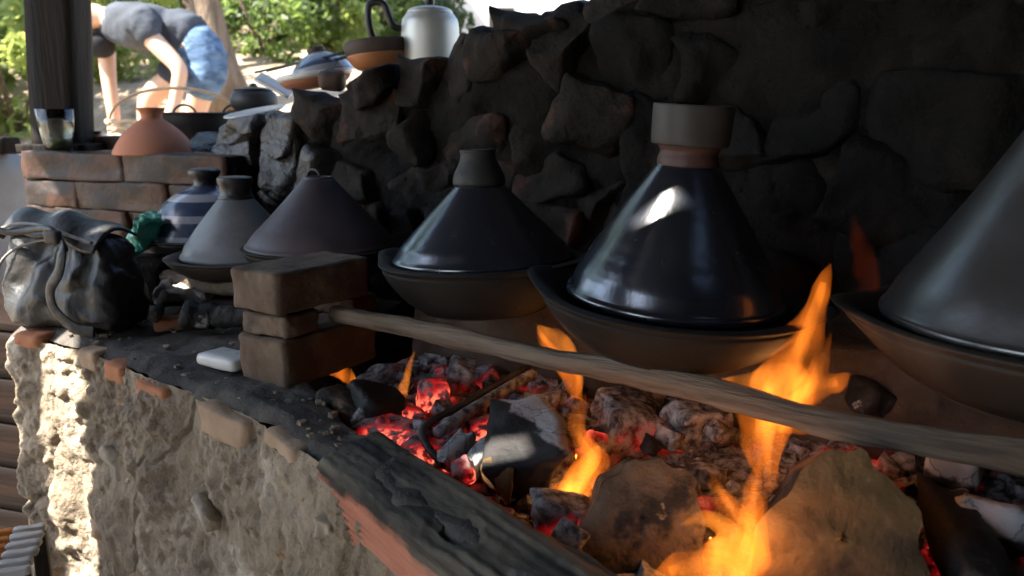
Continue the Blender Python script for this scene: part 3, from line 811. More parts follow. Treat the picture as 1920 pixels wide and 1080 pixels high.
# ================================================================== tagines
def depth_of(p):
    return p.y * CP + (H - p.z) * SP
def px2m(half, p): return half * depth_of(p) / FPX
def dish_mesh(Rr, h, base_r, handles=True, hang=0.0):
    prof = [(0.0001, 0.0), (base_r * 0.6, 0.0), (base_r, 0.001), (base_r * 1.04, 0.004), (base_r + (Rr - base_r) * 0.45, h * 0.26), (base_r + (Rr - base_r) * 0.78, h * 0.58),
            (Rr * 0.975, h * 0.80), (Rr * 0.985, h * 0.86), (Rr * 0.98, h * 0.885), (Rr, h * 0.93), (Rr + 0.003, h * 0.975), (Rr - 0.001, h), (Rr - 0.010, h * 1.0), (Rr - 0.018, h * 0.94), (Rr - 0.030, h * 0.75), (Rr * 0.6, h * 0.3), (0.0001, h * 0.25)]
    def mod(th, r, z):
        if not handles: return r, z
        e = 0
        for c in (hang, hang + math.pi):
            d = (th - c + math.pi) % (2 * math.pi) - math.pi
            e += math.exp(-(d / 0.30) ** 2)
        k = max(0, z / h - 0.45) / 0.55
        k = k * k if r > Rr * 0.8 else 0
        return r + e * 0.026 * k, z + e * 0.008 * k
    return lathe(smooth_prof(prof, 3), 96, mod)
def tagine(name, label, px_, rim_py, rim_z, dish_r, dish_h, lid, knob, mats, handles=True, hang=0.0, center=None, tilt=(0, 0)):
    """lid: profile above the rim; knob: list of (name, profile, material)"""
    p = center if center is not None else PZ(px_, rim_py, rim_z)
    e = empty(name, (p.x, p.y, rim_z - dish_h), ANG_U)
    e.rotation_euler = (tilt[0], tilt[1], ANG_U)
    tag(e, label, 'tagine', 'tagines along the fire')
    v, f = dish_mesh(dish_r, dish_h, dish_r * 0.60, handles, hang)
    mesh_obj('dish', v, f, mats[0], e)
    v, f = lathe(smooth_prof([(r, dish_h + z) for (r, z) in lid], 4), 96, close_bottom=False)
    v = np.array(v); sd = int(abs(p.x) * 1000) % 89
    rr = np.linalg.norm(v[:, :2], axis=1, keepdims=True); v[:, :2] *= 1 + 0.010 * fbm(v * 9 + sd, sd, 2)[:, None] + 0.0014 * np.sin(v[:, 2:3] * 420 + sd)
    l = mesh_obj('lid', v, f, mats[1], e)
    for (nm, prof, m) in knob:
        v, f = lathe(smooth_prof([(r, dish_h + z) for (r, z) in prof], 4), 48)
        mesh_obj(nm, v, f, m, l)
    return e
def cone(r0, r1, h, bulge=0.0):
    pts = [(r0 - 0.006, -0.006), (r0, -0.003), (r0 + 0.001, 0.003), (r0 - 0.004, 0.008)]
    for k in range(1, 9):
        q = k / 8
        pts.append((r0 + (r1 - r0) * q + bulge * math.sin(q * math.pi), 0.008 + (h - 0.008) * q))
    return pts
# nearest, cut off by the picture's edge
c1 = Vector((0.603, 0.815, 0))
tagine('tagine', 'largest nearest tagine with a tall dull grey lid beside the tall flame', 0, 0, 1.04, 0.212, 0.085,
       cone(0.186, 0.050, 0.225, -0.004),
       [('knob', [(0.047, 0.223), (0.05, 0.232), (0.05, 0.25), (0.058, 0.266), (0.06, 0.29), (0.055, 0.297), (0.0001, 0.299)], M['dish_brown'])],
       (M['dish_brown'], M['glaze_grey']), center=c1, hang=0.25)
# cup-topped
tagine('tagine', 'shiny black tagine with a grey cup-shaped top and white glint on its lid', 1256, 549, 1.043, 0.165, 0.070,
       cone(0.132, 0.037, 0.158, 0.002),
       [('neck', [(0.0362, 0.156), (0.036, 0.165), (0.034, 0.174), (0.038, 0.181)], M['neck_red']),
        ('cup', [(0.036, 0.1805), (0.043, 0.1815), (0.0455, 0.184), (0.0465, 0.198), (0.047, 0.2255), (0.0455, 0.227), (0.0435, 0.2255), (0.042, 0.2), (0.0001, 0.192)], M['cup'])],
       (M['dish'], M['glaze_black']), hang=0.18, tilt=(0, R(3.8)))
# bell-topped
tagine('tagine', 'dark blue-black tagine with a squat bell-shaped knob right of the bricks', 908, 483, 1.052, 0.152, 0.077,
       cone(0.134, 0.034, 0.110, 0.001),
       [('knob', [(0.034, 0.107), (0.0385, 0.110), (0.0385, 0.117), (0.036, 0.126), (0.031, 0.136), (0.0265, 0.146), (0.0255, 0.153), (0.0265, 0.158), (0.022, 0.160), (0.0001, 0.158)], M['knob'])],
       (M['dish'], M['glaze_blue']), hang=0.12, tilt=(0, R(-2.5)))
# matt purple, behind the bricks
c4 = HW(-0.405, 0.062, 0)
t4 = tagine('tagine', 'matt purple-brown tagine with no knob behind the stacked bricks', 0, 0, 1.028, 0.142, 0.066,
       cone(0.136, 0.028, 0.122, -0.002), [('cap', [(0.0275, 0.119), (0.026, 0.125), (0.021, 0.125), (0.018, 0.118), (0.0001, 0.115)], M['purple_clay'])],
       (M['dish'], M['purple_clay']), center=c4, handles=False)
ring = [Vector((0.016 * math.cos(a) - 0.012, 0, 0.066 + 0.126 + 0.012 * max(0, math.sin(a)))) for a in np.linspace(0, math.pi, 12)]
v, f = tube(ring, 0.0025, 8); mesh_obj('wire_loop', v, f, M['cup'], t4)
# grey cone with black knob
c5 = HW(-0.622, 0.045, 0)
tagine('tagine', 'small pale grey tagine with a round black knob beside the handbag', 0, 0, 0.992, 0.140, 0.044,
       cone(0.112, 0.033, 0.112, 0.003),
       [('knob', [(0.032, 0.108), (0.034, 0.114), (0.030, 0.122), (0.030, 0.134), (0.033, 0.146), (0.030, 0.154), (0.0001, 0.156)], M['black_knob'])],
       (M['dish_brown'], M['grey_lid']), center=c5, handles=False)
# striped dome at the back
def stripes_mat():
    m = surf('striped_glaze', (0.03, 0.045, 0.085), (0.05, 0.07, 0.12), 6, (0.18, 0.3), 0.05, 60, 0.002, 0.5, coat=0.4)
    nt = m.node_tree; N = nt.nodes; L = nt.links; b = N['Principled BSDF']; src = b.inputs['Base Color'].links[0].from_socket
    tc = N.new('ShaderNodeTexCoord'); sp = N.new('ShaderNodeSeparateXYZ'); L.new(tc.outputs['Object'], sp.inputs[0])
    w = N.new('ShaderNodeMath'); w.operation = 'MULTIPLY'; w.inputs[1].default_value = 150; L.new(sp.outputs[2], w.inputs[0])
    s = N.new('ShaderNodeMath'); s.operation = 'SINE'; L.new(w.outputs[0], s.inputs[0])
    r = N.new('ShaderNodeMapRange'); r.inputs[1].default_value = 0.35; r.inputs[2].default_value = 0.55; L.new(s.outputs[0], r.inputs[0])
    mx = N.new('ShaderNodeMix'); mx.data_type = 'RGBA'; mx.inputs[7].default_value = (0.30, 0.31, 0.33, 1)
    L.new(r.outputs[0], mx.inputs[0]); L.new(src, mx.inputs[6]); L.new(mx.outputs[2], b.inputs['Base Color'])
    return m
M['striped'] = stripes_mat()
c6 = HW(-0.845, 0.135, 0)
tagine('tagine', 'blue tagine with white stripes round its lid, farthest in the row', 0, 0, 1.005, 0.145, 0.05,
       [(0.126, -0.006), (0.13, -0.002), (0.128, 0.006), (0.115, 0.035), (0.092, 0.068), (0.063, 0.092), (0.036, 0.106), (0.03, 0.109)],
       [('knob', [(0.028, 0.106), (0.024, 0.114), (0.025, 0.122), (0.033, 0.134), (0.033, 0.142), (0.022, 0.147), (0.0001, 0.148)], M['black_knob'])],
       (M['black_iron'], M['striped']), center=c6, handles=False)

# ================================================================== bricks, pole and what carries the far tagines
def brick_thing(label, t0, t1, w0, w1, z0, z1, seed, mat='brick_stack', rz=0.0, lump=0.05):
    c = HW((t0 + t1) / 2, (w0 + w1) / 2, (z0 + z1) / 2)
    P, F = rbox(((t1 - t0) / 2, (w1 - w0) / 2, (z1 - z0) / 2), min(0.006, (z1 - z0) * 0.25), 20, 0.0022, 46, seed, 4, lump * 0.3)
    o = mesh_obj('brick', P, F, M[mat], loc=c, rot=(0, 0, ANG_U + rz))
    return tag(o, label, 'brick', 'bricks of the pile at the fire')
brick_thing('tan brick lying lowest in the pile beside the fire', -0.266, -0.168, -0.238, -0.05, 0.876, 0.947, 1)
brick_thing('thin broken brick squeezed in the middle of the pile', -0.264, -0.172, -0.232, -0.165, 0.949, 0.982, 2, rz=0.05, lump=0.14)
brick_thing('whole brick on top of the pile under the purple tagine', -0.270, -0.168, -0.240, -0.062, 0.985, 1.046, 3, rz=-0.03)
brick_thing('dark half brick hidden at the back of the pile', -0.270, -0.175, -0.09, -0.035, 0.949, 0.983, 4, 'brick_dark')
# pole across the front of the fire
pa, pb = HW(-0.185, -0.124, 0.966), HW(1.45, -0.150, 0.940)
n = 90
pts = []; rad = []
for i in range(n + 1):
    q = i / n; p = pa.lerp(pb, q)
    wob = fbm(np.array([[q * 9, 0, 0], [q * 9, 5, 0], [q * 22, 9, 0]]), 71, 3)
    pts.append(p + Vector((0, 0, 0.004 * wob[0])) + Vector((V2.x, V2.y, 0)) * 0.004 * wob[1]); rad.append(0.0138 + 0.0024 * wob[2] + 0.003 * q)
v, f = tube(pts, rad, 20)
v = np.array([tuple(x) for x in v]); v = v + fbm(v * 55, 73, 3)[:, None] * np.array([0, 0, 0.0016]); v = v - np.array(pa)
ca, sa = math.cos(-ANG_U), math.sin(-ANG_U)
v = np.stack([v[:, 0] * ca - v[:, 1] * sa, v[:, 0] * sa + v[:, 1] * ca, v[:, 2]], 1)
o = mesh_obj('pole', v, f, M['pole'], loc=pa, rot=(0, 0, ANG_U))
tag(o, 'long scorched wooden pole carrying the dishes along the fire front', 'pole')
# under the far tagines
def stone_thing(name, label, c, half, seed, mat, rz=0, cat='stone', group=None, rot=None, lump=0.18, r=None):
    P, F = rbox(half, r or min(half) * 0.55, 9, min(half) * 0.12, 20, seed, 4, lump)
    o = mesh_obj(name, P, F, M[mat], loc=c, rot=rot or (0, 0, rz))
    return tag(o, label, cat, group)
stone_thing('support_stone', 'dark stone propping the pale grey tagine from behind', HW(-0.62, 0.09, 0.909), (0.05, 0.035, 0.034), 31, 'soot_stone', 0.4, group='props under the far tagines')
stone_thing('support_stone', 'dark stone under the striped tagine', HW(-0.86, 0.14, 0.914), (0.07, 0.06, 0.042), 33, 'soot_stone', 0.7, group='props under the far tagines')
stone_thing('support_stone', 'dark stone under the purple tagine', HW(-0.43, 0.10, 0.926), (0.06, 0.07, 0.052), 34, 'soot_stone', 0.2, group='props under the far tagines')
def stick(label, a, b_, r, mat, seed, name='stick', group=None, nseg=26, taper=0.75):
    pts = []; rad = []
    for i in range(nseg + 1):
        q = i / nseg; w = fbm(np.array([[q * 4 + seed, 0, 0], [q * 4, seed, 3], [q * 14, seed, 9]]), seed, 3)
        pts.append(a.lerp(b_, q) + Vector((0, w[0], w[1])) * r * 0.35); rad.append(r * (1 - (1 - taper) * q) * (1 + 0.14 * w[2]))
    c = (a + b_) / 2
    v, f = tube([p - c for p in pts], rad, 14)
    o = mesh_obj(name, v, f, M[mat], loc=c)
    return tag(o, label, 'stick', group)
stick('grey-brown stick under the dish of the pale grey tagine', PZ(292, 516, 0.935), PZ(500, 560, 0.935), 0.017, 'pole', 5)
stick('thick black charred stick lying behind the brick pile', PZ(345, 588, 0.915), PZ(520, 600, 0.905), 0.024, 'char', 8)
stick('short dark stick poking out beside the handbag', PZ(292, 596, 0.905), PZ(318, 520, 0.93), 0.010, 'bark', 9)
# crumpled ash-white paper, sunlit, and a broken orange tile
def crumple(name, label, c, half, seed, mat, cat, amp=0.5):
    P, F = rbox(half, min(half) * 0.9, 12, 0, 10, seed)
    P = np.array(P); P = P + np.stack([fbm(P * 60 + 9 * k, seed + k, 3) for k in range(3)], 1) * min(half) * amp
    o = mesh_obj(name, P, F, M[mat], loc=c, smooth=False); return tag(o, label, cat)
crumple('crumpled_paper', 'crumpled pale ash-grey paper under the grey tagine', PZ(345, 548, 0.915), (0.055, 0.03, 0.016), 3, 'ash', 'paper')
stone_thing('tile_shard', 'small orange tile shard on the ledge by the handbag', PZ(318, 606, 0.885), (0.026, 0.016, 0.013), 12, 'brick_red', 0.4, 'shard', lump=0.1)
o = stone_thing('white_block', 'small white soap-like block lying on the ledge by the bricks', PZ(426, 674, 0.888), (0.044, 0.026, 0.0105), 14, 'white_glaze', -0.55, 'block', lump=0.06, r=0.008)

# ================================================================== the fire
# ember bed
rnd = random.Random(3)
ts = np.linspace(-0.24, 1.25, 130); nw = 34
base = []
for t in ts:
    a, b_ = w_in(t) + 0.01 if t > -0.3 else -0.12, 0.115
    for j in range(nw):
        base.append((t, a + (b_ - a) * j / (nw - 1), 0.812))
base = np.array(base)
base[:, 2] += fbm(base * 11, 81, 4) * 0.018 + 0.02 * np.clip((base[:, 1] + 0.25) / 0.3, 0, 1)
v = [HW(*p) for p in base]
f = [(i * nw + k, (i + 1) * nw + k, (i + 1) * nw + k + 1, i * nw + k + 1) for i in range(len(ts) - 1) for k in range(nw - 1)]
def bed_z(t, w):
    p = np.array([[t, w, 0.812]]); return 0.812 + float(fbm(p * 11, 81, 4)[0]) * 0.018 + 0.02 * min(1, max(0, (w + 0.25) / 0.3))
# chunks of charcoal over it, too many to count: same object
vs = [tuple(x) for x in v]; fs = list(f)
Vc, Fc = cube_grid(3)
for k in range(620):
    t = rnd.uniform(-0.16, 1.1); a = w_in(t) + 0.015
    w = rnd.uniform(a, 0.10)
    s = rnd.uniform(0.008, 0.021)
    q = Vc * np.array([s * rnd.uniform(.7, 1.7), s * rnd.uniform(.6, 1.1), s * rnd.uniform(.5, .9)])
    q = q * (1 - 0.25 * np.linalg.norm(Vc, axis=1, keepdims=True) / 1.73) + np.stack([vnoise(Vc * 1.7 + k + 9 * c, k + c) for c in range(3)], 1) * s * 0.35
    m = np.array(Matrix.Rotation(rnd.uniform(0, 6.28), 3, 'Z') @ Matrix.Rotation(rnd.uniform(-.7, .7), 3, 'X'))
    c = HW(t, w, bed_z(t, w) + s * 0.3)
    q = q @ m.T + np.array(c)
    o_ = len(vs); vs += [tuple(x) for x in q]; fs += [tuple(i + o_ for i in ff) for ff in Fc]
o = mesh_obj('ember_bed', vs, fs, M['ember'], smooth=False)
tag(o, 'bed of red glowing embers and grey ash filling the hearth', 'embers', kind='stuff')

def chunk(label, px_, py_, z_, half, rot, mat, seed, name='charcoal', cat='charcoal', group='charcoal lumps in the fire', lump=0.25):
    P, F = rbox(half, min(half) * 0.4, 10, min(half) * 0.10, 60, seed, 4, lump)
    o = mesh_obj(name, P, F, M[mat], loc=PZ(px_, py_, z_), rot=rot); return tag(o, label, cat, group)
def ashy_mat(name, amb, axis, thr):
    """charred wood whose upper side has burnt to white ash with fine cracks"""
    m = surf(name, (0.012, 0.011, 0.011), (0.035, 0.03, 0.028), 16, (0.6, 0.85), 0.5, 60, 0.006, 0.35)
    nt = m.node_tree; N = nt.nodes; L = nt.links; b = N['Principled BSDF']; src = b.inputs['Base Color'].links[0].from_socket
    tc = N.new('ShaderNodeTexCoord')
    dp = N.new('ShaderNodeVectorMath'); dp.operation = 'DOT_PRODUCT'; dp.inputs[1].default_value = axis; L.new(tc.outputs['Object'], dp.inputs[0])
    n = N.new('ShaderNodeTexNoise'); n.inputs['Scale'].default_value = 22; n.inputs['Detail'].default_value = 6; L.new(tc.outputs['Object'], n.inputs['Vector'])
    a = N.new('ShaderNodeMath'); a.operation = 'MULTIPLY_ADD'; a.inputs[1].default_value = 0.05; L.new(n.outputs[0], a.inputs[0]); L.new(dp.outputs['Value'], a.inputs[2])
    r = N.new('ShaderNodeMapRange'); r.interpolation_type = 'SMOOTHSTEP'; r.inputs[1].default_value = thr; r.inputs[2].default_value = thr + 0.006; L.new(a.outputs[0], r.inputs[0])
    vo = N.new('ShaderNodeTexVoronoi'); vo.feature = 'DISTANCE_TO_EDGE'; vo.inputs['Scale'].default_value = 26
    wp_ = N.new('ShaderNodeMix'); wp_.data_type = 'VECTOR'; wp_.inputs[0].default_value = 0.06; L.new(tc.outputs['Object'], wp_.inputs[4]); L.new(n.outputs['Color'], wp_.inputs[5]); L.new(wp_.outputs[1], vo.inputs['Vector'])
    r2 = N.new('ShaderNodeMapRange'); r2.inputs[1].default_value = 0.0; r2.inputs[2].default_value = 0.035; r2.inputs[3].default_value = 0.3; L.new(vo.outputs['Distance'], r2.inputs[0])
    mu = N.new('ShaderNodeMath'); mu.operation = 'MULTIPLY'; L.new(r.outputs[0], mu.inputs[0]); L.new(r2.outputs[0], mu.inputs[1])
    mx = N.new('ShaderNodeMix'); mx.data_type = 'RGBA'; mx.inputs[7].default_value = (*amb, 1)
    L.new(mu.outputs[0], mx.inputs[0]); L.new(src, mx.inputs[6]); L.new(mx.outputs[2], b.inputs['Base Color'])
    return m
M['ash_top'] = ashy_mat('char_ash_top', (0.44, 0.43, 0.42), (0.55, 0.25, 0.8), 0.052)
M['ash_all'] = ashy_mat('char_ash_white', (0.5, 0.49, 0.47), (0.1, -0.2, 0.97), 0.012)
# the split log standing in the middle of the fire
def split_log(label, pts_px, mat, seed, name='charred_log', namp=0.004, group=None, cat='log'):
    P = [PZ(a, b_, z_) for (a, b_, z_) in pts_px]
    c = sum(P, Vector()) / len(P)
    bm = hull([p - c for p in P], 5, namp, 45, seed)
    o = bm_obj(name, bm, M[mat], loc=c); return tag(o, label, cat, group)
split_log('charred split log with ash-white top standing mid fire', [(842+80, 752, 0.895), (1020, 738, 0.905), (1058, 790, 0.90), (1066, 850, 0.885), (1020, 872, 0.865), (935, 770, 0.90), (905, 880, 0.86), (900, 905, 0.82), (955, 955, 0.80), (1010, 930, 0.82), (1040, 890, 0.84), (1000, 780, 0.84), (940, 800, 0.82)], 'ash_top', 4)
# pale brown scorched slab at its foot
split_log('pale brown unburnt end of wood at the foot of the ashy log', [(905, 862, 0.868), (948, 845, 0.872), (962, 880, 0.862), (955, 945, 0.818), (905, 905, 0.83), (895, 895, 0.82), (960, 900, 0.84)], 'log_end', 6, namp=0.002)
chunk('white ash-covered charcoal stick nearest the broken iron rod', 852, 845, 0.848, (0.032, 0.011, 0.012), (0.0, R(-14), R(62)), 'ash_all', 1)
chunk('white ash-covered charcoal stick beside the ashy log', 893, 862, 0.846, (0.034, 0.012, 0.013), (0.0, R(-12), R(66)), 'ash_all', 2)
chunk('black and white charcoal lump behind the small brown log end', 703, 764, 0.862, (0.034, 0.026, 0.026), (0.2, 0.3, 0.6), 'char', 3)
chunk('small brown log end smouldering against the brick pile', 650, 762, 0.862, (0.036, 0.024, 0.020), (0.0, 0.25, -0.4), 'log_smoked', 4, cat='log', name='log_end')
chunk('red hot coal left of the iron rod', 812, 742, 0.862, (0.020, 0.016, 0.022), (0.3, 0.2, 0.5), 'ember_hot', 5)
chunk('wide red glowing coal against the front ledge', 745, 815, 0.842, (0.050, 0.026, 0.016), (0.1, 0.1, -0.4), 'ember_hot', 6)
chunk('red glowing coal low between the ledge and white sticks', 810, 850, 0.838, (0.035, 0.018, 0.014), (0.2, 0.0, -0.5), 'ember_hot', 7)
chunk('upright grey ash-coated stump behind the iron rod', 862, 712, 0.868, (0.018, 0.018, 0.034), (0.1, 0.2, 0.2), 'ember_ash', 8)
chunk('grey ash lump right of the ashy log', 1165, 760, 0.856, (0.034, 0.026, 0.02), (0.1, 0.1, 0.2), 'ember_ash', 9)
chunk('large dark red coal between the two thick logs', 1180, 800, 0.856, (0.042, 0.03, 0.03), (0.1, 0.3, 0.3), 'ember', 10)
chunk('ash-crusted coal under the tall flame', 1310, 790, 0.862, (0.045, 0.03, 0.028), (0.2, 0.1, 0.4), 'ember_ash', 11)
chunk('red coal low at the foot of the dark log', 1060, 965, 0.832, (0.035, 0.022, 0.02), (0.1, 0.2, 0.1), 'ember', 12)
chunk('white ash heap beside the tan log at the far side', 1790, 880, 0.86, (0.045, 0.026, 0.02), (0.1, 0.3, 0.9), 'ash_all', 13)
chunk('ash-grey charcoal low at the right edge of the fire', 1850, 985, 0.842, (0.05, 0.03, 0.022), (0.1, 0.4, 1.1), 'ash_all', 14)
chunk('black charcoal under the pole right of the tall flame', 1630, 745, 0.905, (0.022, 0.03, 0.02), (0.1, 0.4, 0.1), 'char', 15)
hot = [(775, 780, 'ember_hot'), (832, 770, 'ember_ash'), (720, 800, 'ember_hot'), (790, 812, 'ember_ash'), (850, 800, 'ember'), (905, 800, 'ember_hot'), (880, 770, 'ember_ash'), (870, 885, 'ember_hot'), (1075, 1010, 'ember'), (1120, 830, 'ember_hot')]
hl = ['small red coal under the thin upright flame', 'grey coal behind the iron rod', 'red coal at the left end of the ember bed', 'grey ash-coated coal inside the bend of the iron rod', 'dark coal just behind the white charcoal sticks', 'red coal at the foot of the tiny flame', 'grey coal close behind the tiny flame',
      'red coal under the ends of the white charcoal sticks', 'dull red coal left of the dark brown log', 'red coal right of the ashy log']
for k, (a, b_, m) in enumerate(hot):
    chunk(hl[k], a, b_, 0.846, (0.017, 0.012, 0.012), (0.3 * k, 0.2, 0.7 * k), m, 80 + k)
rnd = random.Random(21)
vs, fs = [], []
for k in range(120):
    t = rnd.uniform(-0.85, 0.05); a, b_ = w_out(t) + 0.006, min(w_in(t), -0.05) - 0.01
    w = rnd.uniform(a, b_); sz = rnd.uniform(0.001, 0.004) * (1.6 if rnd.random() < 0.12 else 1)
    q = Vc * sz * np.array([rnd.uniform(.7, 1.6), rnd.uniform(.6, 1.2), rnd.uniform(.4, .8)]) + np.stack([vnoise(Vc * 1.7 + k + 9 * c, k + c) for c in range(3)], 1) * sz * 0.4
    m = np.array(Matrix.Rotation(rnd.uniform(0, 6.28), 3, 'Z')); q = q @ m.T + np.array(HW(t, w, LEDGE + 0.002))
    o_ = len(vs); vs += [tuple(x) for x in q]; fs += [tuple(i + o_ for i in ff) for ff in Fc]
o = mesh_obj('rubble', vs, fs, M['mud'], smooth=False); tag(o, 'small crumbs of mud and brick scattered over the ledge', 'rubble', kind='stuff')
rnd = random.Random(8)
for k in range(26):
    chunk('charcoal lump half burnt to ash in the ember bed', rnd.uniform(1010, 1900), rnd.uniform(735, 830), 0.85 + rnd.uniform(-.006, .008), (rnd.uniform(.012, .026), rnd.uniform(.010, .018), rnd.uniform(.009, .015)),
          (rnd.uniform(-.5, .5), rnd.uniform(-.5, .5), rnd.uniform(0, 3)), rnd.choice(['ember', 'ember_ash', 'ember_ash', 'char']), 50 + k, group='charcoal lumps in the ember bed')

# the two thick logs pushed in from the front
def thick_log(label, c_px, z_, prof, length, axis, mat_end, seed):
    """prof: outline of the cut face (x right, y up, metres); axis: horizontal direction into the fire"""
    p = PZ(c_px[0], c_px[1], z_)
    ax = Vector(axis).normalized(); right = ax.cross(Vector((0, 0, 1))).normalized(); up = right.cross(ax)
    n = len(prof)
    prof = [(x * (1 + 0.05 * math.sin(7 * k / n * 6.28 + seed)), y * (1 + 0.04 * math.sin(11 * k / n * 6.28))) for k, (x, y) in enumerate(prof)]
    e = empty('thick_log', p); tag(e, label, 'log', 'thick logs feeding the fire')
    pr = np.array(prof)
    V = []; rows = 40
    for i in range(rows + 1):
        s = i / rows
        k = 1 + 0.05 * math.sin(s * 9 + seed)
        for (x, y) in pr: V.append(right * (x * k) + up * (y * k) + ax * (length * s))
    V = np.array([tuple(v) for v in V])
    cen = np.array([tuple(ax * (length * (i / rows))) for i in range(rows + 1) for _ in range(n)])
    d = V - cen; L_ = np.linalg.norm(d, axis=1, keepdims=True)
    V = V + d / L_ * (fbm(V * 34, seed, 4) * 0.004 + fbm(V * 9, seed + 4, 2) * 0.004)[:, None]
    F = [(i * n + k, i * n + (k + 1) % n, (i + 1) * n + (k + 1) % n, (i + 1) * n + k) for i in range(rows) for k in range(n)]
    F.append(tuple(range(rows * n, (rows + 1) * n)))
    mesh_obj('bark', V, F, M['bark'], e)
    # cut face: rings of vertices, slightly hollow and rough
    ring = V[:n]; vs = []; nr = 12
    for j in range(nr + 1):
        q = 1.0 - j / nr if j < nr else 0.02
        for k in range(n):
            b_ = ring[k] * q - np.array(ax) * (0.004 * (1 - q ** 4))
            vs.append(b_)
    vs = np.array(vs); vs = vs + np.array(ax)[None] * (fbm(vs * np.array([14, 14, 60]), seed + 9, 4) * 0.0030 + fbm(vs * 90, seed + 12, 3) * 0.0008)[:, None]
    fs = [(j * n + k, (j + 1) * n + k, (j + 1) * n + (k + 1) % n, j * n + (k + 1) % n) for j in range(nr) for k in range(n)]
    fs.append(tuple(nr * n + k for k in range(n)))
    mesh_obj('cut_face', vs, fs, M[mat_end], e)
    return e
def outline(ctrl, n=64):
    w3 = ctrl[-2:] + ctrl + ctrl[:3]
    pts = smooth_prof(w3, 10)[20:20 + 10 * len(ctrl)]
    idx = np.linspace(0, len(pts), n, endpoint=False).astype(int)
    return [pts[i] for i in idx]
thick_log('thick tan log whose pale cut face leans at the front of the fire', (1578, 1010), 0.885, outline([(-0.078, -0.05), (-0.066, 0.005), (-0.035, 0.055), (0.0, 0.078), (0.032, 0.066), (0.058, 0.030), (0.072, -0.02), (0.07, -0.06), (0.0, -0.075)]), 0.34, (0.30, 0.85, -0.42), 'log_end', 3)
thick_log('thick dark brown log with scorched cut face beside the low flame', (1203, 972), 0.872, outline([(-0.056, -0.045), (-0.055, 0.01), (-0.028, 0.048), (0.015, 0.060), (0.05, 0.042), (0.06, 0.0), (0.058, -0.05), (0.0, -0.06)]), 0.30, (0.12, 0.88, -0.46), 'log_smoked', 5)
chunk('long dark charred branch under the pole at the right edge', 1800, 1010, 0.85, (0.12, 0.022, 0.022), (0.1, 0.1, R(70)), 'char', 61, name='charred_branch', cat='branch', group=None)

# bent iron rod in the embers
kp = [PZ(990, 688, 0.885), PZ(930, 722, 0.88), PZ(860, 762, 0.874), PZ(812, 788, 0.868), PZ(795, 802, 0.864), PZ(793, 818, 0.858), PZ(805, 842, 0.852), PZ(832, 872, 0.842)]
pts = smooth_prof([tuple(p) for p in kp], 8)
v, f = tube([Vector(p) - kp[3] for p in pts], [0.0052 + 0.0006 * math.sin(i * 2.4) for i in range(len(pts))], 10)
o = mesh_obj('iron_rod', v, f, M['iron'], loc=kp[3]); tag(o, 'bent ribbed iron rod lying across the embers', 'rod')
kp = [PZ(1000, 700, 0.88), PZ(940, 735, 0.875), PZ(870, 778, 0.868), PZ(820, 812, 0.86)]
pts = smooth_prof([tuple(p) for p in kp], 8)
v, f = tube([Vector(p) - kp[1] for p in pts], 0.0085, 10)
o = mesh_obj('ash_stick', v, f, M['ember_ash'], loc=kp[1]); tag(o, 'ash-coated stick lying close along the iron rod', 'stick')

# ------------------------------------------------------------------ flames
FV = Vector((V2.x, V2.y, 0))
def flame(label, tongues, light=None):
    p0 = PW(*tongues[0][0][-1][:2], tongues[0][1])
    e = empty('flame', p0); tag(e, label, 'flame', 'flames of the hearth fire')
    inner = [([(a, b_, h_ * 0.42) for (a, b_, h_) in pts[1:]], w - 0.001, 'flame_core') for (pts, w, mt) in tongues if mt == 'flame' and max(q[2] for q in pts) >= 20]
    for (pts, w, mt) in tongues + inner:
        sp = smooth_prof(pts, 8)
        P = [PW(a, b_, w) for (a, b_, h_) in sp]
        rad = [max(0.0006, px2m(max(h_ * 1.15, 0.4), p)) for (a, b_, h_), p in zip(sp, P)]
        v, f = tube([p - p0 for p in P], rad, 18, 0.42, FV)
        v = np.array([tuple(x) for x in v])
        cen = np.repeat(np.array([tuple(p - p0) for p in P]), 18, axis=0)
        ang = np.tile(np.arange(18) / 18 * 2 * math.pi, len(P)); along = np.repeat(np.arange(len(P)) * 0.16, 18)
        wob = fbm(np.stack([np.cos(ang) * 1.3 + 7 * w, np.sin(ang) * 1.3, along + pts[0][0] * 0.01], 1), 93, 3)
        v = cen + (v - cen) * (1 + 0.26 * wob)[:, None]
        v = v + np.outer(fbm((v + np.array(p0)) * 26, 91, 2) * 0.0045, np.array((V2.x, V2.y, 0))) 
        bm = bmesh.new(); bv = [bm.verts.new(x) for x in v]
        for q in f: bm.faces.new([bv[i] for i in q])
        bm_obj('flame_tongue', bm, M[mt], e)
    if light:
        ld = bpy.data.lights.new('flame_light', 'POINT'); ld.energy = light[3]; ld.color = (1.0, 0.42, 0.13); ld.shadow_soft_size = light[4]
        lo = bpy.data.objects.new('flame_light', ld); lo.location = PW(light[0], light[1], light[2]) - p0; link(lo, e)
    return e
# each point: pixel x, y, half width in pixels, from tip to foot
flame('tallest orange flame licking up between the two nearest tagines', [
    ([(1558, 494, 1), (1543, 530, 12), (1525, 585, 20), (1505, 640, 30), (1478, 690, 40), (1450, 735, 48), (1435, 790, 46), (1432, 850, 34), (1440, 905, 14), (1444, 925, 2)], -0.085, 'flame'),
    ([(1345, 712, 1), (1395, 712, 12), (1440, 712, 22), (1480, 705, 24), (1510, 690, 10)], -0.090, 'flame_core'),
    ([(1592, 700, 2), (1570, 715, 16), (1535, 722, 22), (1500, 740, 26), (1480, 775, 20), (1462, 810, 6)], -0.080, 'flame'),
    ([(1558, 625, 1), (1545, 660, 10), (1532, 700, 20), (1510, 740, 20), (1490, 780, 8)], -0.070, 'flame'),
    ([(1528, 812, 2), (1500, 800, 12), (1470, 790, 20), (1440, 790, 18)], -0.07, 'flame')], (1470, 700, -0.085, 0.05, 0.03))
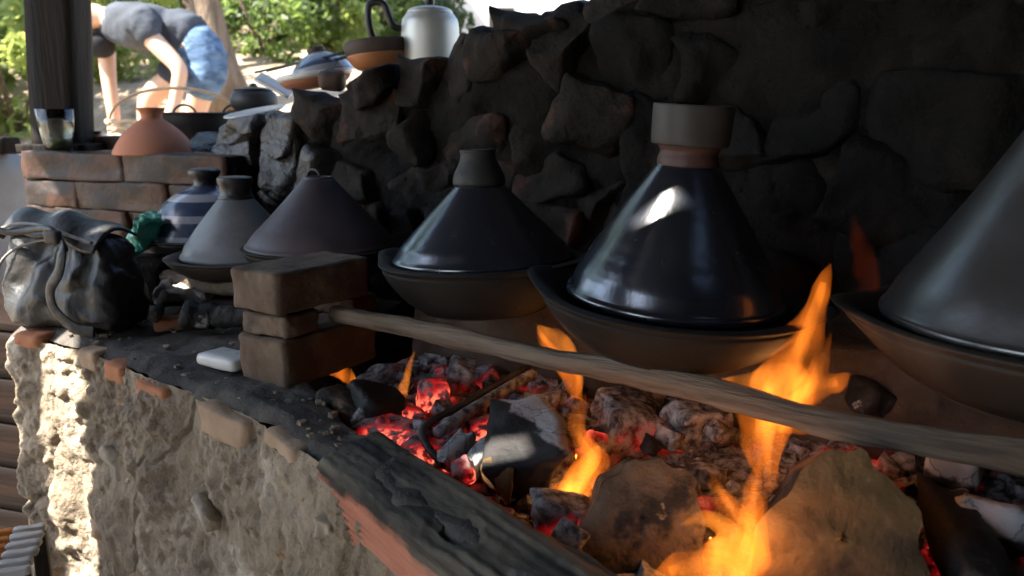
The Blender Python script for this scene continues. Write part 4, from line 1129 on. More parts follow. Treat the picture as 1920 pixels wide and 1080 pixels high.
flame('forked yellow flame leaping up beside the tan log at the front', [
    ([(1330, 880, 1), (1340, 915, 12), (1362, 945, 20), (1392, 975, 24), (1405, 1010, 26), (1390, 1050, 34), (1375, 1100, 34)], -0.29, 'flame'),
    ([(1425, 850, 1), (1418, 900, 12), (1412, 950, 22), (1408, 1000, 30), (1395, 1050, 36), (1380, 1110, 30)], -0.285, 'flame'),
    ([(1440, 900, 1), (1432, 950, 9), (1420, 1000, 14), (1405, 1060, 18), (1395, 1100, 10)], -0.275, 'flame'),
    ([(1275, 985, 2), (1320, 970, 12), (1360, 985, 26), (1375, 1020, 38), (1350, 1065, 46), (1310, 1110, 40)], -0.335, 'flame_core'),
    ([(1215, 1090, 2), (1255, 1072, 18), (1300, 1062, 28), (1350, 1062, 32), (1385, 1080, 20)], -0.345, 'flame')], (1400, 1000, -0.29, 0.06, 0.03))
flame('orange flame curling up between the ashy log and the dark log', [
    ([(1100, 735, 1), (1088, 770, 12), (1084, 805, 18), (1100, 840, 22), (1112, 865, 26), (1085, 905, 30), (1050, 950, 30), (1025, 985, 20), (1015, 1000, 2)], -0.20, 'flame'),
    ([(1122, 830, 1), (1110, 862, 14), (1085, 895, 17), (1060, 930, 16), (1035, 965, 6)], -0.205, 'flame_core'),
    ([(1078, 700, 1), (1066, 730, 10), (1050, 760, 8), (1045, 780, 2)], -0.12, 'flame_faint')], (1085, 880, -0.2, 0.02, 0.02))
flame('flame pressed under the left edge of the cup-topped tagine', [
    ([(1012, 610, 3), (1030, 628, 16), (1055, 648, 18), (1078, 680, 12), (1085, 715, 9), (1080, 745, 2)], -0.02, 'flame_core'),
    ([(1008, 608, 2), (1022, 640, 10), (1060, 690, 16), (1078, 730, 14), (1085, 770, 3)], 0.0, 'flame')], (1040, 650, -0.03, 0.015, 0.02))
flame('thin upright flame left of the iron rod', [
    ([(776, 660, 1), (768, 690, 6), (760, 718, 8), (750, 745, 14), (752, 765, 12), (756, 775, 2)], -0.09, 'flame_core')])
flame('small low flame at the foot of the brick pile', [
    ([(616, 700, 2), (635, 696, 10), (655, 706, 12), (666, 722, 8), (668, 735, 2)], -0.10, 'flame'),
    ([(660, 690, 1), (664, 712, 6), (667, 732, 3)], -0.105, 'flame_core')])
flame('tiny flame rising from the coals behind the white charcoal sticks', [
    ([(908, 748, 1), (908, 762, 4), (906, 776, 2)], -0.12, 'flame')])
flame('dim red flame rising behind the tall flame', [
    ([(1598, 395, 1), (1606, 440, 12), (1622, 490, 20), (1626, 530, 20), (1615, 560, 10), (1610, 580, 2)], 0.12, 'flame_faint')])
flame('faint red flame over the coals between the pole and the dark log', [
    ([(1262, 770, 2), (1240, 785, 10), (1225, 805, 8), (1222, 820, 2)], -0.1, 'flame_faint')])

# ================================================================== handbag on the end of the ledge
bagp = PZ(150, 606, LEDGE + 0.004)
bag = empty('handbag', bagp, ANG_U + R(12))
tag(bag, 'slouching black leather handbag with pale piping on the ledge end', 'bag')
def bag_body():
    V, F = cube_grid(34)
    hx, hy, hz = 0.135, 0.062, 0.098
    P = V * np.array([hx, hy, hz]); r = 0.030
    q = np.clip(P, -np.array([hx - r, hy - r, hz - r]), np.array([hx - r, hy - r, hz - r])); d = P - q
    L_ = np.linalg.norm(d, axis=1, keepdims=True); P = np.where(L_ > 1e-9, q + d / np.maximum(L_, 1e-9) * r, P)
    P[:, 2] += hz
    up = P[:, 2] / (2 * hz)
    P[:, 1] *= 1.05 - 0.62 * up ** 1.5                       # narrows to the clasp
    P[:, 0] *= 1.0 - 0.10 * up ** 2
    P[:, 2] -= 0.022 * up * np.sin((P[:, 0] / hx * 0.5 + 0.5) * math.pi) ** 2 * 0.8
    P[:, 2] -= 0.03 * up * np.clip(P[:, 0] / hx, 0, 1)
    s = np.sign(P[:, 1])
    # draped folds: ridges fanning down from the top corners
    a = np.arctan2(P[:, 0] - 0.05, 0.24 - P[:, 2])
    fold = np.sin(a * 13 + 1.0 + 1.5 * vnoise(P * 14, 3)) * 0.006 + np.sin(P[:, 0] * 55 + 3 * P[:, 2] / hz) * 0.003 * up
    P[:, 1] += s * fold * np.clip(1.3 - np.abs(up - 0.5) * 1.4, 0, 1) * (np.abs(V[:, 1]) > 0.5)
    P += np.stack([fbm(P * 20 + 9 * k, 100 + k, 4) for k in range(3)], 1) * 0.008
    P[:, 2] = np.maximum(P[:, 2], 0)
    return P, F
P, F = bag_body()
mesh_obj('body', P, F, M['leather'], bag)
def bag_tube(name, pts, r, mat, flat=1.0, ax=None, parent=bag):
    sp = smooth_prof(pts, 8)
    v, f = tube([Vector(p) for p in sp], r, 10, flat, ax)
    return mesh_obj(name, v, f, M[mat], parent)
YB = Vector((0, 1, 0))
bag_tube('piping', [(-0.137, -0.060, 0.006), (-0.132, -0.063, 0.05), (-0.116, -0.060, 0.11), (-0.085, -0.052, 0.142), (-0.04, -0.046, 0.158), (0.0, -0.042, 0.166)], 0.0026, 'leather_edge')
# flap across the top
vs = []; nxs = 40; nys = 14
for i in range(nxs + 1):
    x = -0.125 + 0.235 * i / nxs
    for j in range(nys + 1):
        q = j / nys; y = -0.045 + 0.1 * q
        z_ = 0.196 + 0.016 * math.sin(q * math.pi) - 0.028 * max(0, x / 0.12) + 0.004 * math.sin(x * 60 + q * 4) - 0.02 * (1 - q) ** 3
        vs.append((x, y, z_))
for k in range(len(vs)):
    x, y, z_ = vs[k]; vs.append((x, y, z_ - 0.006))
off = (nxs + 1) * (nys + 1); fs = []
for i in range(nxs):
    for j in range(nys):
        a = i * (nys + 1) + j; b_ = a + nys + 1
        fs.append((a, b_, b_ + 1, a + 1)); fs.append((a + off + 1, b_ + off + 1, b_ + off, a + off))
rim = [i * (nys + 1) for i in range(nxs + 1)] + [nxs * (nys + 1) + j for j in range(1, nys + 1)] + [i * (nys + 1) + nys for i in range(nxs - 1, -1, -1)] + [j for j in range(nys - 1, 0, -1)]
for k in range(len(rim)):
    a, b_ = rim[k], rim[(k + 1) % len(rim)]
    fs.append((b_, a, a + off, b_ + off))
mesh_obj('flap', vs, fs, M['leather'], bag)
bag_tube('zip', [(-0.125, -0.047, 0.178), (-0.06, -0.047, 0.192), (0.0, -0.047, 0.190), (0.06, -0.047, 0.176), (0.11, -0.047, 0.166)], 0.003, 'leather_edge')
# handle, gathered side and hanging strap
bag_tube('handle', [(-0.11, -0.045, 0.165), (-0.118, -0.066, 0.185), (-0.10, -0.075, 0.188), (-0.07, -0.066, 0.178), (-0.02, -0.060, 0.184), (0.03, -0.064, 0.190), (0.055, -0.066, 0.176), (0.06, -0.06, 0.15)], 0.006, 'leather')
bag_tube('strap', [(0.055, -0.062, 0.168), (0.075, -0.078, 0.155), (0.07, -0.084, 0.12), (0.045, -0.086, 0.085), (0.05, -0.086, 0.05), (0.085, -0.080, 0.02), (0.12, -0.07, 0.012)], 0.011, 'leather', 0.3, YB)
bag_tube('strap', [(-0.12, -0.04, 0.165), (-0.15, -0.05, 0.168), (-0.19, -0.06, 0.160), (-0.22, -0.07, 0.158)], 0.005, 'leather')
P, F = rbox((0.016, 0.008, 0.012), 0.005, 6, 0.001, 60, 3); mesh_obj('buckle', P, F, M['iron'], bag, loc=(0.045, -0.068, 0.176))
# green plastic bag crumpled behind it
c = PY(272, 425, 1.60)
V, F = cube_grid(22)
P = V / np.maximum(np.linalg.norm(V, axis=1, keepdims=True), 1e-6) * np.array([0.028, 0.024, 0.034])
P = P + np.stack([fbm(P * 38 + 5 * k, 200 + k, 3) for k in range(3)], 1) * 0.014
P[:, 2] = np.where(P[:, 2] > 0, P[:, 2], P[:, 2] * 1.6); P[:, 0] += 0.012 * P[:, 2] / 0.04
o = mesh_obj('plastic_bag', P, F, M['green_plastic'], loc=c, smooth=False); tag(o, 'crumpled green plastic bag between the handbag and striped tagine', 'plastic bag')
stone_thing('support_stone', 'dark stone holding up the green plastic bag', Vector((c.x, c.y + 0.01, 0.925)), (0.05, 0.04, 0.05), 77, 'soot_stone', group='props under the far tagines')

# ================================================================== on and behind the low brick wall
# post
pb_, pt_ = PY(120, 285, 2.23), None
po = empty('wooden_post', (pb_.x, pb_.y, 1.165)); tag(po, 'thick dark wooden post standing on the low brick wall', 'post')
n = 30; vs = []; cr = 24
for i in range(n + 1):
    zz = (ROOF_Z - 1.165) * i / n
    for k in range(cr):
        th = 2 * math.pi * k / cr; c_, s_ = math.cos(th), math.sin(th); q = (abs(c_) ** 8 + abs(s_) ** 8) ** (-1 / 8)
        vs.append((0.066 * c_ * q + zz * math.tan(R(4.5)), 0.06 * s_ * q, zz))
vs = np.array(vs); vs[:, 0] += fbm(vs * np.array([20, 20, 3]), 301, 3) * 0.003; vs[:, 1] += fbm(vs * np.array([20, 20, 3]), 302, 3) * 0.003
fs = [(i * cr + k, i * cr + (k + 1) % cr, (i + 1) * cr + (k + 1) % cr, (i + 1) * cr + k) for i in range(n) for k in range(cr)]
fs.append(tuple(range(cr - 1, -1, -1)))
mesh_obj('shaft', vs, fs, M['post_wood'], po)
P, F = rbox((0.095, 0.07, 0.014), 0.006, 6, 0.002, 30, 4); mesh_obj('foot_plate', P, F, M['post_wood'], po, loc=(0, 0, 0.015))
# drinking glass in front of the post
def glass_mat():
    m = bpy.data.materials.new('clear_glass'); m.use_nodes = True
    b = m.node_tree.nodes['Principled BSDF']
    b.inputs['Base Color'].default_value = (0.92, 0.96, 0.93, 1); b.inputs['Transmission Weight'].default_value = 1.0; b.inputs['Roughness'].default_value = 0.04; b.inputs['IOR'].default_value = 1.45
    return m
M['glass'] = glass_mat()
gp = PY(112, 287, 2.10)
g = empty('drinking_glass', (gp.x, gp.y, 1.172)); tag(g, 'clear drinking glass with green dregs at the foot of the post', 'glass')
v, f = lathe([(0.0001, 0.0), (0.030, 0.0), (0.033, 0.003), (0.041, 0.06), (0.046, 0.112), (0.0445, 0.113), (0.0395, 0.06), (0.0315, 0.008), (0.0001, 0.006)], 40)
mesh_obj('tumbler', v, f, M['glass'], g)
v, f = lathe([(0.0001, 0.0075), (0.0305, 0.009), (0.034, 0.030), (0.02, 0.033), (0.0001, 0.032)], 32)
mesh_obj('dregs', v, f, surf('mint_dregs', (0.05, 0.07, 0.015), (0.09, 0.11, 0.03), 30, (0.3, 0.5), 0.3, 60), g)
# terracotta lid
tp = PY(292, 300, 2.02)
e = empty('terracotta_lid', (tp.x, tp.y, 1.170)); tag(e, 'plain orange terracotta tagine lid with a flared neck', 'lid')
v, f = lathe(smooth_prof([(0.096, 0.0), (0.100, 0.003), (0.097, 0.012), (0.086, 0.032), (0.068, 0.056), (0.045, 0.076), (0.028, 0.088), (0.025, 0.095)], 5), 64, close_top=False)
mesh_obj('cone', v, f, M['terracotta'], e)
v, f = lathe(smooth_prof([(0.025, 0.094), (0.027, 0.103), (0.034, 0.115), (0.0335, 0.117), (0.029, 0.114), (0.02, 0.10), (0.0001, 0.098)], 4), 48)
mesh_obj('neck', v, f, M['terracotta'], e)
# grey tub and a small orange jar behind the lid
q_ = PY(240, 285, 2.36)
e = empty('grey_tub', (q_.x, q_.y, 1.15)); tag(e, 'low grey plastic tub half hidden behind the terracotta lid', 'tub')
v, f = lathe([(0.06, 0.0), (0.07, 0.002), (0.085, 0.055), (0.09, 0.06), (0.086, 0.062), (0.08, 0.055), (0.066, 0.008), (0.0001, 0.006)], 48); mesh_obj('bowl', v, f, M['plaster_grey'], e)
q_ = PY(186, 285, 2.30)
e = empty('orange_jar', (q_.x, q_.y, 1.168)); tag(e, 'small orange jar at the edge of the dark post', 'jar')
v, f = lathe(smooth_prof([(0.0001, 0.0), (0.012, 0.0), (0.0165, 0.008), (0.0175, 0.03), (0.015, 0.042), (0.010, 0.047), (0.010, 0.052)], 4), 32); mesh_obj('body', v, f, M['orange_bowl'], e)
v, f = lathe([(0.0001, 0.0515), (0.0115, 0.0515), (0.0115, 0.058), (0.0001, 0.0585)], 24); mesh_obj('stopper', v, f, M['black_knob'], e)
P, F = rbox((0.34, 0.12, 0.06), 0.02, 10, 0.006, 12, 9)
o = mesh_obj('slab', P, F, M['dark_clay'], lb, loc=(0.42, 0.40, 1.105 - lb.location.z))
# black wok with loop handles
wp = PY(375, 250, 2.30)
e = empty('wok', (wp.x, wp.y, 1.200)); tag(e, 'wide black iron wok with loop handles on the wall end', 'wok')
v, f = lathe(smooth_prof([(0.0001, 0.0), (0.06, 0.0), (0.09, 0.012), (0.112, 0.04), (0.122, 0.072), (0.125, 0.075), (0.12, 0.076), (0.108, 0.044), (0.085, 0.018), (0.0001, 0.008)], 4), 64); mesh_obj('bowl', v, f, M['black_iron'], e)
for sgn in (-1, 1):
    pts = [Vector((sgn * (0.045 + 0.035 * math.cos(a)) + sgn * 0.03, 0.085, 0.072 + 0.03 * math.sin(a))) for a in np.linspace(0, math.pi, 14)]
    v, f = tube(pts, 0.0035, 8); mesh_obj('handle', v, f, M['black_iron'], e)
# wicker basket with a tall hoop, behind it
bp_ = PY(385, 215, 2.72)
e = empty('wicker_basket', (bp_.x - 0.10, bp_.y, 1.13)); tag(e, 'pale wicker basket with a tall thin hoop handle behind the wok', 'basket')
for k in range(6):
    r_ = 0.20 + 0.006 * k
    pts = [Vector((r_ * math.cos(a), 0.6 * r_ * math.sin(a), 0.012 + 0.022 * k + 0.003 * math.sin(a * 16 + k * 3.14))) for a in np.linspace(0, 2 * math.pi, 97)]
    v, f = tube(pts, 0.0085, 6); mesh_obj('weave', v, f, M['wicker'], e)
pts = [Vector((0.235 * math.cos(a), 0.0, 0.10 + 0.135 * math.sin(a) ** 0.8)) for a in np.linspace(0.02, math.pi - 0.02, 40)]
v, f = tube(pts, 0.0055, 8); mesh_obj('hoop', v, f, M['wicker'], e)
# black pot and a pale plate leaning below it
q_ = PY(478, 208, 2.18)
e = empty('black_pot', (q_.x, q_.y, 1.278)); tag(e, 'small round black pot on the wall beside the wok', 'pot')
v, f = lathe(smooth_prof([(0.0001, 0.0), (0.04, 0.0), (0.058, 0.012), (0.064, 0.032), (0.058, 0.050), (0.05, 0.056), (0.053, 0.060), (0.04, 0.060), (0.0001, 0.055)], 4), 48); mesh_obj('body', v, f, M['black_iron'], e)
v, f = lathe(smooth_prof([(0.05, 0.0605), (0.03, 0.066), (0.012, 0.069), (0.009, 0.075), (0.0001, 0.078)], 4), 32); mesh_obj('pot_lid', v, f, M['black_knob'], e)
q_ = PY(480, 215, 2.03)
o = mesh_obj('plate', *lathe(smooth_prof([(0.0001, 0.0), (0.035, 0.0), (0.05, 0.004), (0.075, 0.014), (0.077, 0.016), (0.074, 0.018), (0.05, 0.010), (0.0001, 0.007)], 4), 56), M['white_glaze'], loc=(q_.x, q_.y, 1.262), rot=(R(9), R(-9), 0))
tag(o, 'pale shallow plate resting on the stones below the black pot', 'plate')
# striped lid lying on its side on a white-rimmed dish
q_ = PY(596, 182, 1.98)
e = empty('white_rimmed_dish', (q_.x, q_.y, 1.335), R(-18)); tag(e, 'shallow white-rimmed clay dish tilted on top of the stone wall', 'dish')
e.rotation_euler = (R(5), R(-7), R(-18))
v, f = lathe(smooth_prof([(0.0001, 0.0), (0.055, 0.0), (0.08, 0.012), (0.088, 0.024)], 4), 56); mesh_obj('base', v, f, M['terracotta'], e)
v, f = lathe(smooth_prof([(0.087, 0.022), (0.092, 0.026), (0.092, 0.034), (0.086, 0.036), (0.07, 0.026), (0.0001, 0.018)], 4), 56); mesh_obj('rim', v, f, M['white_glaze'], e)
q_ = PY(600, 160, 2.0)
e = empty('striped_lid', (q_.x + 0.005, q_.y + 0.01, 1.368), R(-18)); tag(e, 'blue and white glazed lid lying in the white-rimmed dish', 'lid')
e.rotation_euler = (R(4), R(-12), R(-18))
v, f = lathe(smooth_prof([(0.078, -0.004), (0.080, 0.0), (0.07, 0.02), (0.05, 0.038), (0.03, 0.050), (0.02, 0.054)], 5), 56); mesh_obj('dome', v, f, M['striped'], e)
v, f = lathe(smooth_prof([(0.019, 0.052), (0.022, 0.058), (0.02, 0.066), (0.0001, 0.068)], 4), 32); mesh_obj('knob', v, f, M['dark_clay'], e)
P, F = rbox((0.030, 0.026, 0.026), 0.018, 9, 0.003, 30, 6, 3, 0.15)
q_ = PY(625, 150, 1.90)
o = mesh_obj('clay_lump', P, F, M['dark_clay'], loc=(q_.x, q_.y, q_.z), rot=(0.3, 0.2, 0)); tag(o, 'dark round clay lump lying on the blue and white lid', 'lump')
q_ = PY(515, 160, 2.12)
vs, fs = rbox((0.05, 0.022, 0.005), 0.003, 6, 0.001, 30, 9)
o = mesh_obj('white_shard', vs, fs, M['white_glaze'], loc=(q_.x, q_.y, q_.z), rot=(R(30), R(28), 0)); tag(o, 'flat white tile shard leaning beside the black pot', 'shard')
# orange and dark bowl
q_ = PY(712, 150, 1.92)
e = empty('clay_bowl', (q_.x, q_.y, 1.375)); tag(e, 'orange clay bowl with a dark sooty rim beneath the black handle', 'bowl')
e.rotation_euler = (0, R(-6), 0)
v, f = lathe(smooth_prof([(0.0001, 0.0), (0.045, 0.0), (0.064, 0.016), (0.072, 0.034)], 4), 56); mesh_obj('base', v, f, M['orange_bowl'], e)
v, f = lathe(smooth_prof([(0.0715, 0.033), (0.076, 0.046), (0.075, 0.062), (0.068, 0.066), (0.066, 0.05), (0.0001, 0.03)], 4), 56); mesh_obj('rim', v, f, M['dark_clay'], e)
# skewers
for k, (a0, b0, a1, b1, r_) in enumerate([(478, 136, 742, 78, 0.0028), (500, 134, 752, 70, 0.0022), (560, 128, 748, 84, 0.0034)]):
    a_, b_ = PY(a0, b0, 2.02 - 0.02 * k), PY(a1, b1, 1.90 + 0.02 * k)
    v, f = tube([Vector((0, 0, 0)), (b_ - a_) * 0.5, b_ - a_], r_, 8)
    o = mesh_obj('skewer', v, f, M['black_iron'], loc=a_)
    tag(o, ['long dark skewer laid over the blue and white lid, lowest at its tip', 'thin dark skewer lying uppermost over the blue and white lid', 'thick short dark skewer resting on the orange clay bowl'][k], 'skewer', 'skewers on the wall')
# black kettle handle and aluminium kettle
q_ = PY(808, 118, 1.93)
e = empty('aluminium_kettle', (q_.x, q_.y, 1.388)); tag(e, 'dented aluminium kettle with black loop handle on the stone wall', 'kettle')
v, f = lathe(smooth_prof([(0.0001, 0.0), (0.062, 0.0), (0.067, 0.004), (0.069, 0.06), (0.067, 0.095), (0.060, 0.108), (0.052, 0.113), (0.0001, 0.112)], 5), 64); mesh_obj('body', v, f, M['alu'], e)
v, f = lathe(smooth_prof([(0.053, 0.1135), (0.054, 0.118), (0.045, 0.126), (0.015, 0.132), (0.0001, 0.133)], 4), 48); l_ = mesh_obj('kettle_lid', v, f, M['alu'], e)
v, f = lathe(smooth_prof([(0.0001, 0.131), (0.007, 0.132), (0.012, 0.142), (0.009, 0.150), (0.0001, 0.151)], 4), 24); mesh_obj('knob', v, f, M['black_knob'], l_)
hp = [(-0.060, -0.02, 0.020), (-0.105, -0.02, 0.035), (-0.132, -0.02, 0.055), (-0.142, -0.02, 0.09), (-0.141, -0.02, 0.128), (-0.125, -0.02, 0.138), (-0.105, -0.02, 0.132), (-0.096, -0.02, 0.108), (-0.085, -0.02, 0.085), (-0.066, -0.01, 0.08)]
sp = smooth_prof(hp, 6); v, f = tube([Vector(p) for p in sp], 0.0085, 12, 0.8, YB); mesh_obj('handle', v, f, M['black_knob'], e)

# ================================================================== person bending over behind the wall
PYD = 4.5
def B(px_, py_, dy=0.0):
    return PY(px_ - 8, py_, PYD + dy)
def skin_obj(name, joints, edges, mat, parent, root=0, sub=3, cloth=0.0):
    me = bpy.data.meshes.new(name)
    me.from_pydata([tuple(j[0]) for j in joints], edges, [])
    o = bpy.data.objects.new(name, me); link(o, parent)
    m = o.modifiers.new('skin', 'SKIN'); m.use_smooth_shade = True
    if not me.skin_vertices: 
        bm = bmesh.new(); bm.from_mesh(me); bm.verts.layers.skin.verify(); bm.to_mesh(me); bm.free()
    for k, j in enumerate(joints):
        r_ = j[1]
        me.skin_vertices[0].data[k].radius = (r_, r_) if not hasattr(r_, '__len__') else r_
        me.skin_vertices[0].data[k].use_root = (k == root)
    s = o.modifiers.new('sub', 'SUBSURF'); s.levels = sub; s.render_levels = sub
    if cloth:
        tx = bpy.data.textures.new('folds', 'CLOUDS'); tx.noise_scale = 0.07; tx.noise_depth = 2
        d = o.modifiers.new('folds', 'DISPLACE'); d.texture = tx; d.strength = cloth; d.mid_level = 0.5
    me.materials.append(mat)
    return o
pe = empty('person', (B(370, 320).x, PYD, 1.0))
tag(pe, 'person in grey shirt and denim shorts bending over behind the wall', 'person')
def L3(v): return Vector(v) - pe.location
Z0 = 1.0
def gnd(px_, dy): 
    p = B(px_, 318, dy); return Vector((p.x, p.y, Z0 + 0.04))
near, far = -0.10, 0.12
body_j = [
    (L3(B(392, 95)), 0.105),            # 0 pelvis
    (L3(B(325, 62)), 0.09),            # 1 belly
    (L3(B(255, 42)), 0.10),            # 2 chest
    (L3(B(205, 30)), 0.060),            # 3 neck
    (L3(B(168, 28)), 0.085),            # 4 head low
    (L3(B(140, 44)), 0.090),            # 5 head
    (L3(B(275, 55, near - 0.08)), 0.058),   # 6 near shoulder
    (L3(B(348, 130, near - 0.12)), 0.045),  # 7 near elbow
    (L3(B(336, 190, near - 0.16)), 0.033),  # 8 near wrist
    (L3(B(330, 216, near - 0.18)), 0.036),  # 9 near palm
    (L3(B(205, 62, far + 0.06)), 0.055),    # 10 far shoulder
    (L3(B(212, 150, far)), 0.043),          # 11 far elbow
    (L3(B(222, 220, far - 0.04)), 0.036),   # 12 far wrist
    (L3(B(222, 246, far - 0.05)), 0.038),   # 13 far palm
    (L3(B(396, 125, near)), 0.078),          # 14 near hip
    (L3(B(372, 222, near + 0.02)), 0.062),  # 15 near knee
    (L3(gnd(395, near)) + Vector((0, 0, 0.06)), 0.040),   # 16 near ankle
    (L3(gnd(360, near)), 0.035),            # 17 near toe
    (L3(B(372, 118, far)), 0.078),           # 18 far hip
    (L3(B(285, 182, far - 0.05)), 0.066),   # 19 far knee
    (L3(gnd(285, far)) + Vector((0, 0, 0.06)), 0.042),    # 20 far ankle
    (L3(gnd(250, far)), 0.035),             # 21 far toe
]
body_e = [(0, 1), (1, 2), (2, 3), (3, 4), (4, 5), (2, 6), (6, 7), (7, 8), (8, 9), (2, 10), (10, 11), (11, 12), (12, 13), (0, 14), (14, 15), (15, 16), (16, 17), (0, 18), (18, 19), (19, 20), (20, 21)]
# fingers as short chains from the palms
for (palm, wr) in ((9, 8), (13, 12)):
    pv = Vector(body_j[palm][0]); dv = (pv - Vector(body_j[wr][0])).normalized(); sv = Vector((0, 1, 0))
    for q in (-1.4, -0.5, 0.5, 1.4):
        a = pv + sv * 0.02 * q + dv * 0.035; b_ = a + dv * (0.045 - 0.006 * abs(q)) + Vector((-0.012, 0, 0))
        i0 = len(body_j); body_j += [(a, 0.010), (b_, 0.008)]; body_e += [(palm, i0), (i0, i0 + 1)]
    a = pv + Vector((-0.03, 0.012, -0.004)); i0 = len(body_j); body_j += [(a, 0.011), (a + dv * 0.03 + Vector((-0.01, 0, 0)), 0.009)]; body_e += [(palm, i0), (i0, i0 + 1)]
body = skin_obj('body', body_j, body_e, M['skin'], pe)
shirt_j = [(L3(B(388, 78)), 0.140), (L3(B(356, 64)), 0.146), (L3(B(318, 55)), 0.146), (L3(B(255, 40)), 0.155), (L3(B(222, 34)), 0.10),
           (L3(B(278, 48, near - 0.08)), 0.085), (L3(B(302, 80, near - 0.10)), 0.076), (L3(B(206, 52, far + 0.04)), 0.085), (L3(B(190, 76, far + 0.05)), 0.078)]
skin_obj('shirt', shirt_j, [(0, 1), (1, 2), (2, 3), (3, 4), (3, 5), (5, 6), (3, 7), (7, 8)], M['shirt'], pe, cloth=0.035)
skin_obj('sleeve_band', [(L3(B(196, 60, far - 0.10)), 0.080), (L3(B(196, 84, far - 0.10)), 0.082), (L3(B(204, 108, far - 0.06)), 0.070)], [(0, 1), (1, 2)], M['cuff'], pe)['label'] = 'black sleeve of the far arm'
skin_obj('shorts', [(L3(B(350, 70)), 0.118), (L3(B(380, 84)), 0.138), (L3(B(396, 112, near * 0.5)), 0.128), (L3(B(392, 150, near)), 0.104), (L3(B(380, 190, near)), 0.100)], [(0, 1), (1, 2), (2, 3), (3, 4)], M['denim'], pe, cloth=0.035)
skin_obj('shorts_leg', [(L3(B(378, 112, far)), 0.12), (L3(B(335, 142, far)), 0.108), (L3(B(308, 152, far - 0.02)), 0.094)], [(0, 1), (1, 2)], M['denim_shade'], pe)['label'] = 'far leg of the shorts, shade painted into its denim'
hj = [(L3(B(160, 20)), 0.095), (L3(B(136, 34)), 0.104), (L3(B(124, 58)), 0.082)]
skin_obj('hair', hj, [(0, 1), (1, 2)], M['hair'], pe)

# ================================================================== crate whose slat colours stand for sun stripes at the foot of the wall
cp_ = PY(8, 1062, 1.08)
cr_ = empty('sun_stripe_crate', (cp_.x - 0.08, cp_.y + 0.05, 0.0), R(22)); tag(cr_, 'crate with bright orange and grey slats standing for sun stripes beside the mud wall', 'crate')
top = cp_.z
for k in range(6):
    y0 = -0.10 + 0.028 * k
    P, F = rbox((0.075, 0.008, 0.006), 0.003, 6, 0.001, 40, k); mesh_obj('sun_stripe_slat', P, F, M['orange_sun_stripe'], cr_, loc=(-0.03, y0, top))
    P, F = rbox((0.024, 0.008, 0.006), 0.003, 6, 0.002, 40, k + 20, 3, 0.1); mesh_obj('sun_stripe_end', P, F, M['grey_sun_stripe'], cr_, loc=(0.0705, y0, top))
for (x, y) in ((-0.09, -0.09), (0.08, -0.09), (-0.09, 0.05), (0.08, 0.05)):
    P, F = rbox((0.012, 0.012, top / 2 - 0.004), 0.004, 4); mesh_obj('corner_post', P, F, M['plank'], cr_, loc=(x, y, top / 2 - 0.008))
for y in (-0.09, 0.05):
    for zq in (0.25, 0.5, 0.8):
        P, F = rbox((0.095, 0.006, 0.02), 0.003, 4); mesh_obj('side_slat', P, F, M['brick_dark'], cr_, loc=(-0.005, y - 0.018, top * zq))

c0 = PY(-20, 640, 1.85)
ch_ = empty('shade_filler_box', (c0.x, c0.y + 0.12, 0.03), R(-16)); tag(ch_, 'dark brown box added to fill in the shade left of the mud wall', 'chest')  # box added where there is only shade beyond the wall
for k in range(6):
    P, F = rbox((0.30, 0.012, 0.058), 0.005, 6, 0.002, 20, k + 60); mesh_obj('plank', P, F, M['chest'], ch_, loc=(0, -0.12, 0.06 + 0.12 * k))
P, F = rbox((0.31, 0.13, 0.012), 0.005, 6, 0.002, 20, 70); mesh_obj('shade_filler_lid', P, F, M['chest'], ch_, loc=(0, 0.0, 0.735))
P, F = rbox((0.285, 0.10, 0.355), 0.01, 4); mesh_obj('box', P, F, M['chest'], ch_, loc=(0, 0.0, 0.36))
# ================================================================== trees and bushes beyond the wall
def leaves_mesh(name, n, spread, size, seed, shell=0.55, clumps=26):
    g = np.random.default_rng(seed)
    cc = g.normal(size=(clumps, 3)); cc /= np.linalg.norm(cc, axis=1, keepdims=True); cc *= g.uniform(shell, 1.0, (clumps, 1))
    cr = g.uniform(0.16, 0.38, clumps)
    idx = g.integers(0, clumps, n)
    d = g.normal(size=(n, 3)); d /= np.linalg.norm(d, axis=1, keepdims=True)
    c = (cc[idx] + d * (cr[idx] * g.uniform(0.3, 1, n) ** 0.5)[:, None]) * np.array(spread)
    a = g.normal(size=(n, 3)); a /= np.linalg.norm(a, axis=1, keepdims=True)
    b = g.normal(size=(n, 3)); b -= a * (a * b).sum(1, keepdims=True); b /= np.linalg.norm(b, axis=1, keepdims=True)
    s = size * g.uniform(0.6, 1.3, (n, 1))
    nrm = np.cross(a, b)
    V = np.stack([c - a * s, c + b * s * 0.42 + nrm * s * 0.12, c + a * s, c - b * s * 0.42 + nrm * s * 0.12], 1).reshape(-1, 3)
    me = bpy.data.meshes.new(name)
    me.vertices.add(4 * n); me.vertices.foreach_set('co', V.ravel())
    me.loops.add(4 * n); me.loops.foreach_set('vertex_index', np.arange(4 * n, dtype=np.int32))
    me.polygons.add(n); me.polygons.foreach_set('loop_start', np.arange(0, 4 * n, 4, dtype=np.int32))
    me.update(calc_edges=True); me.validate()
    return me
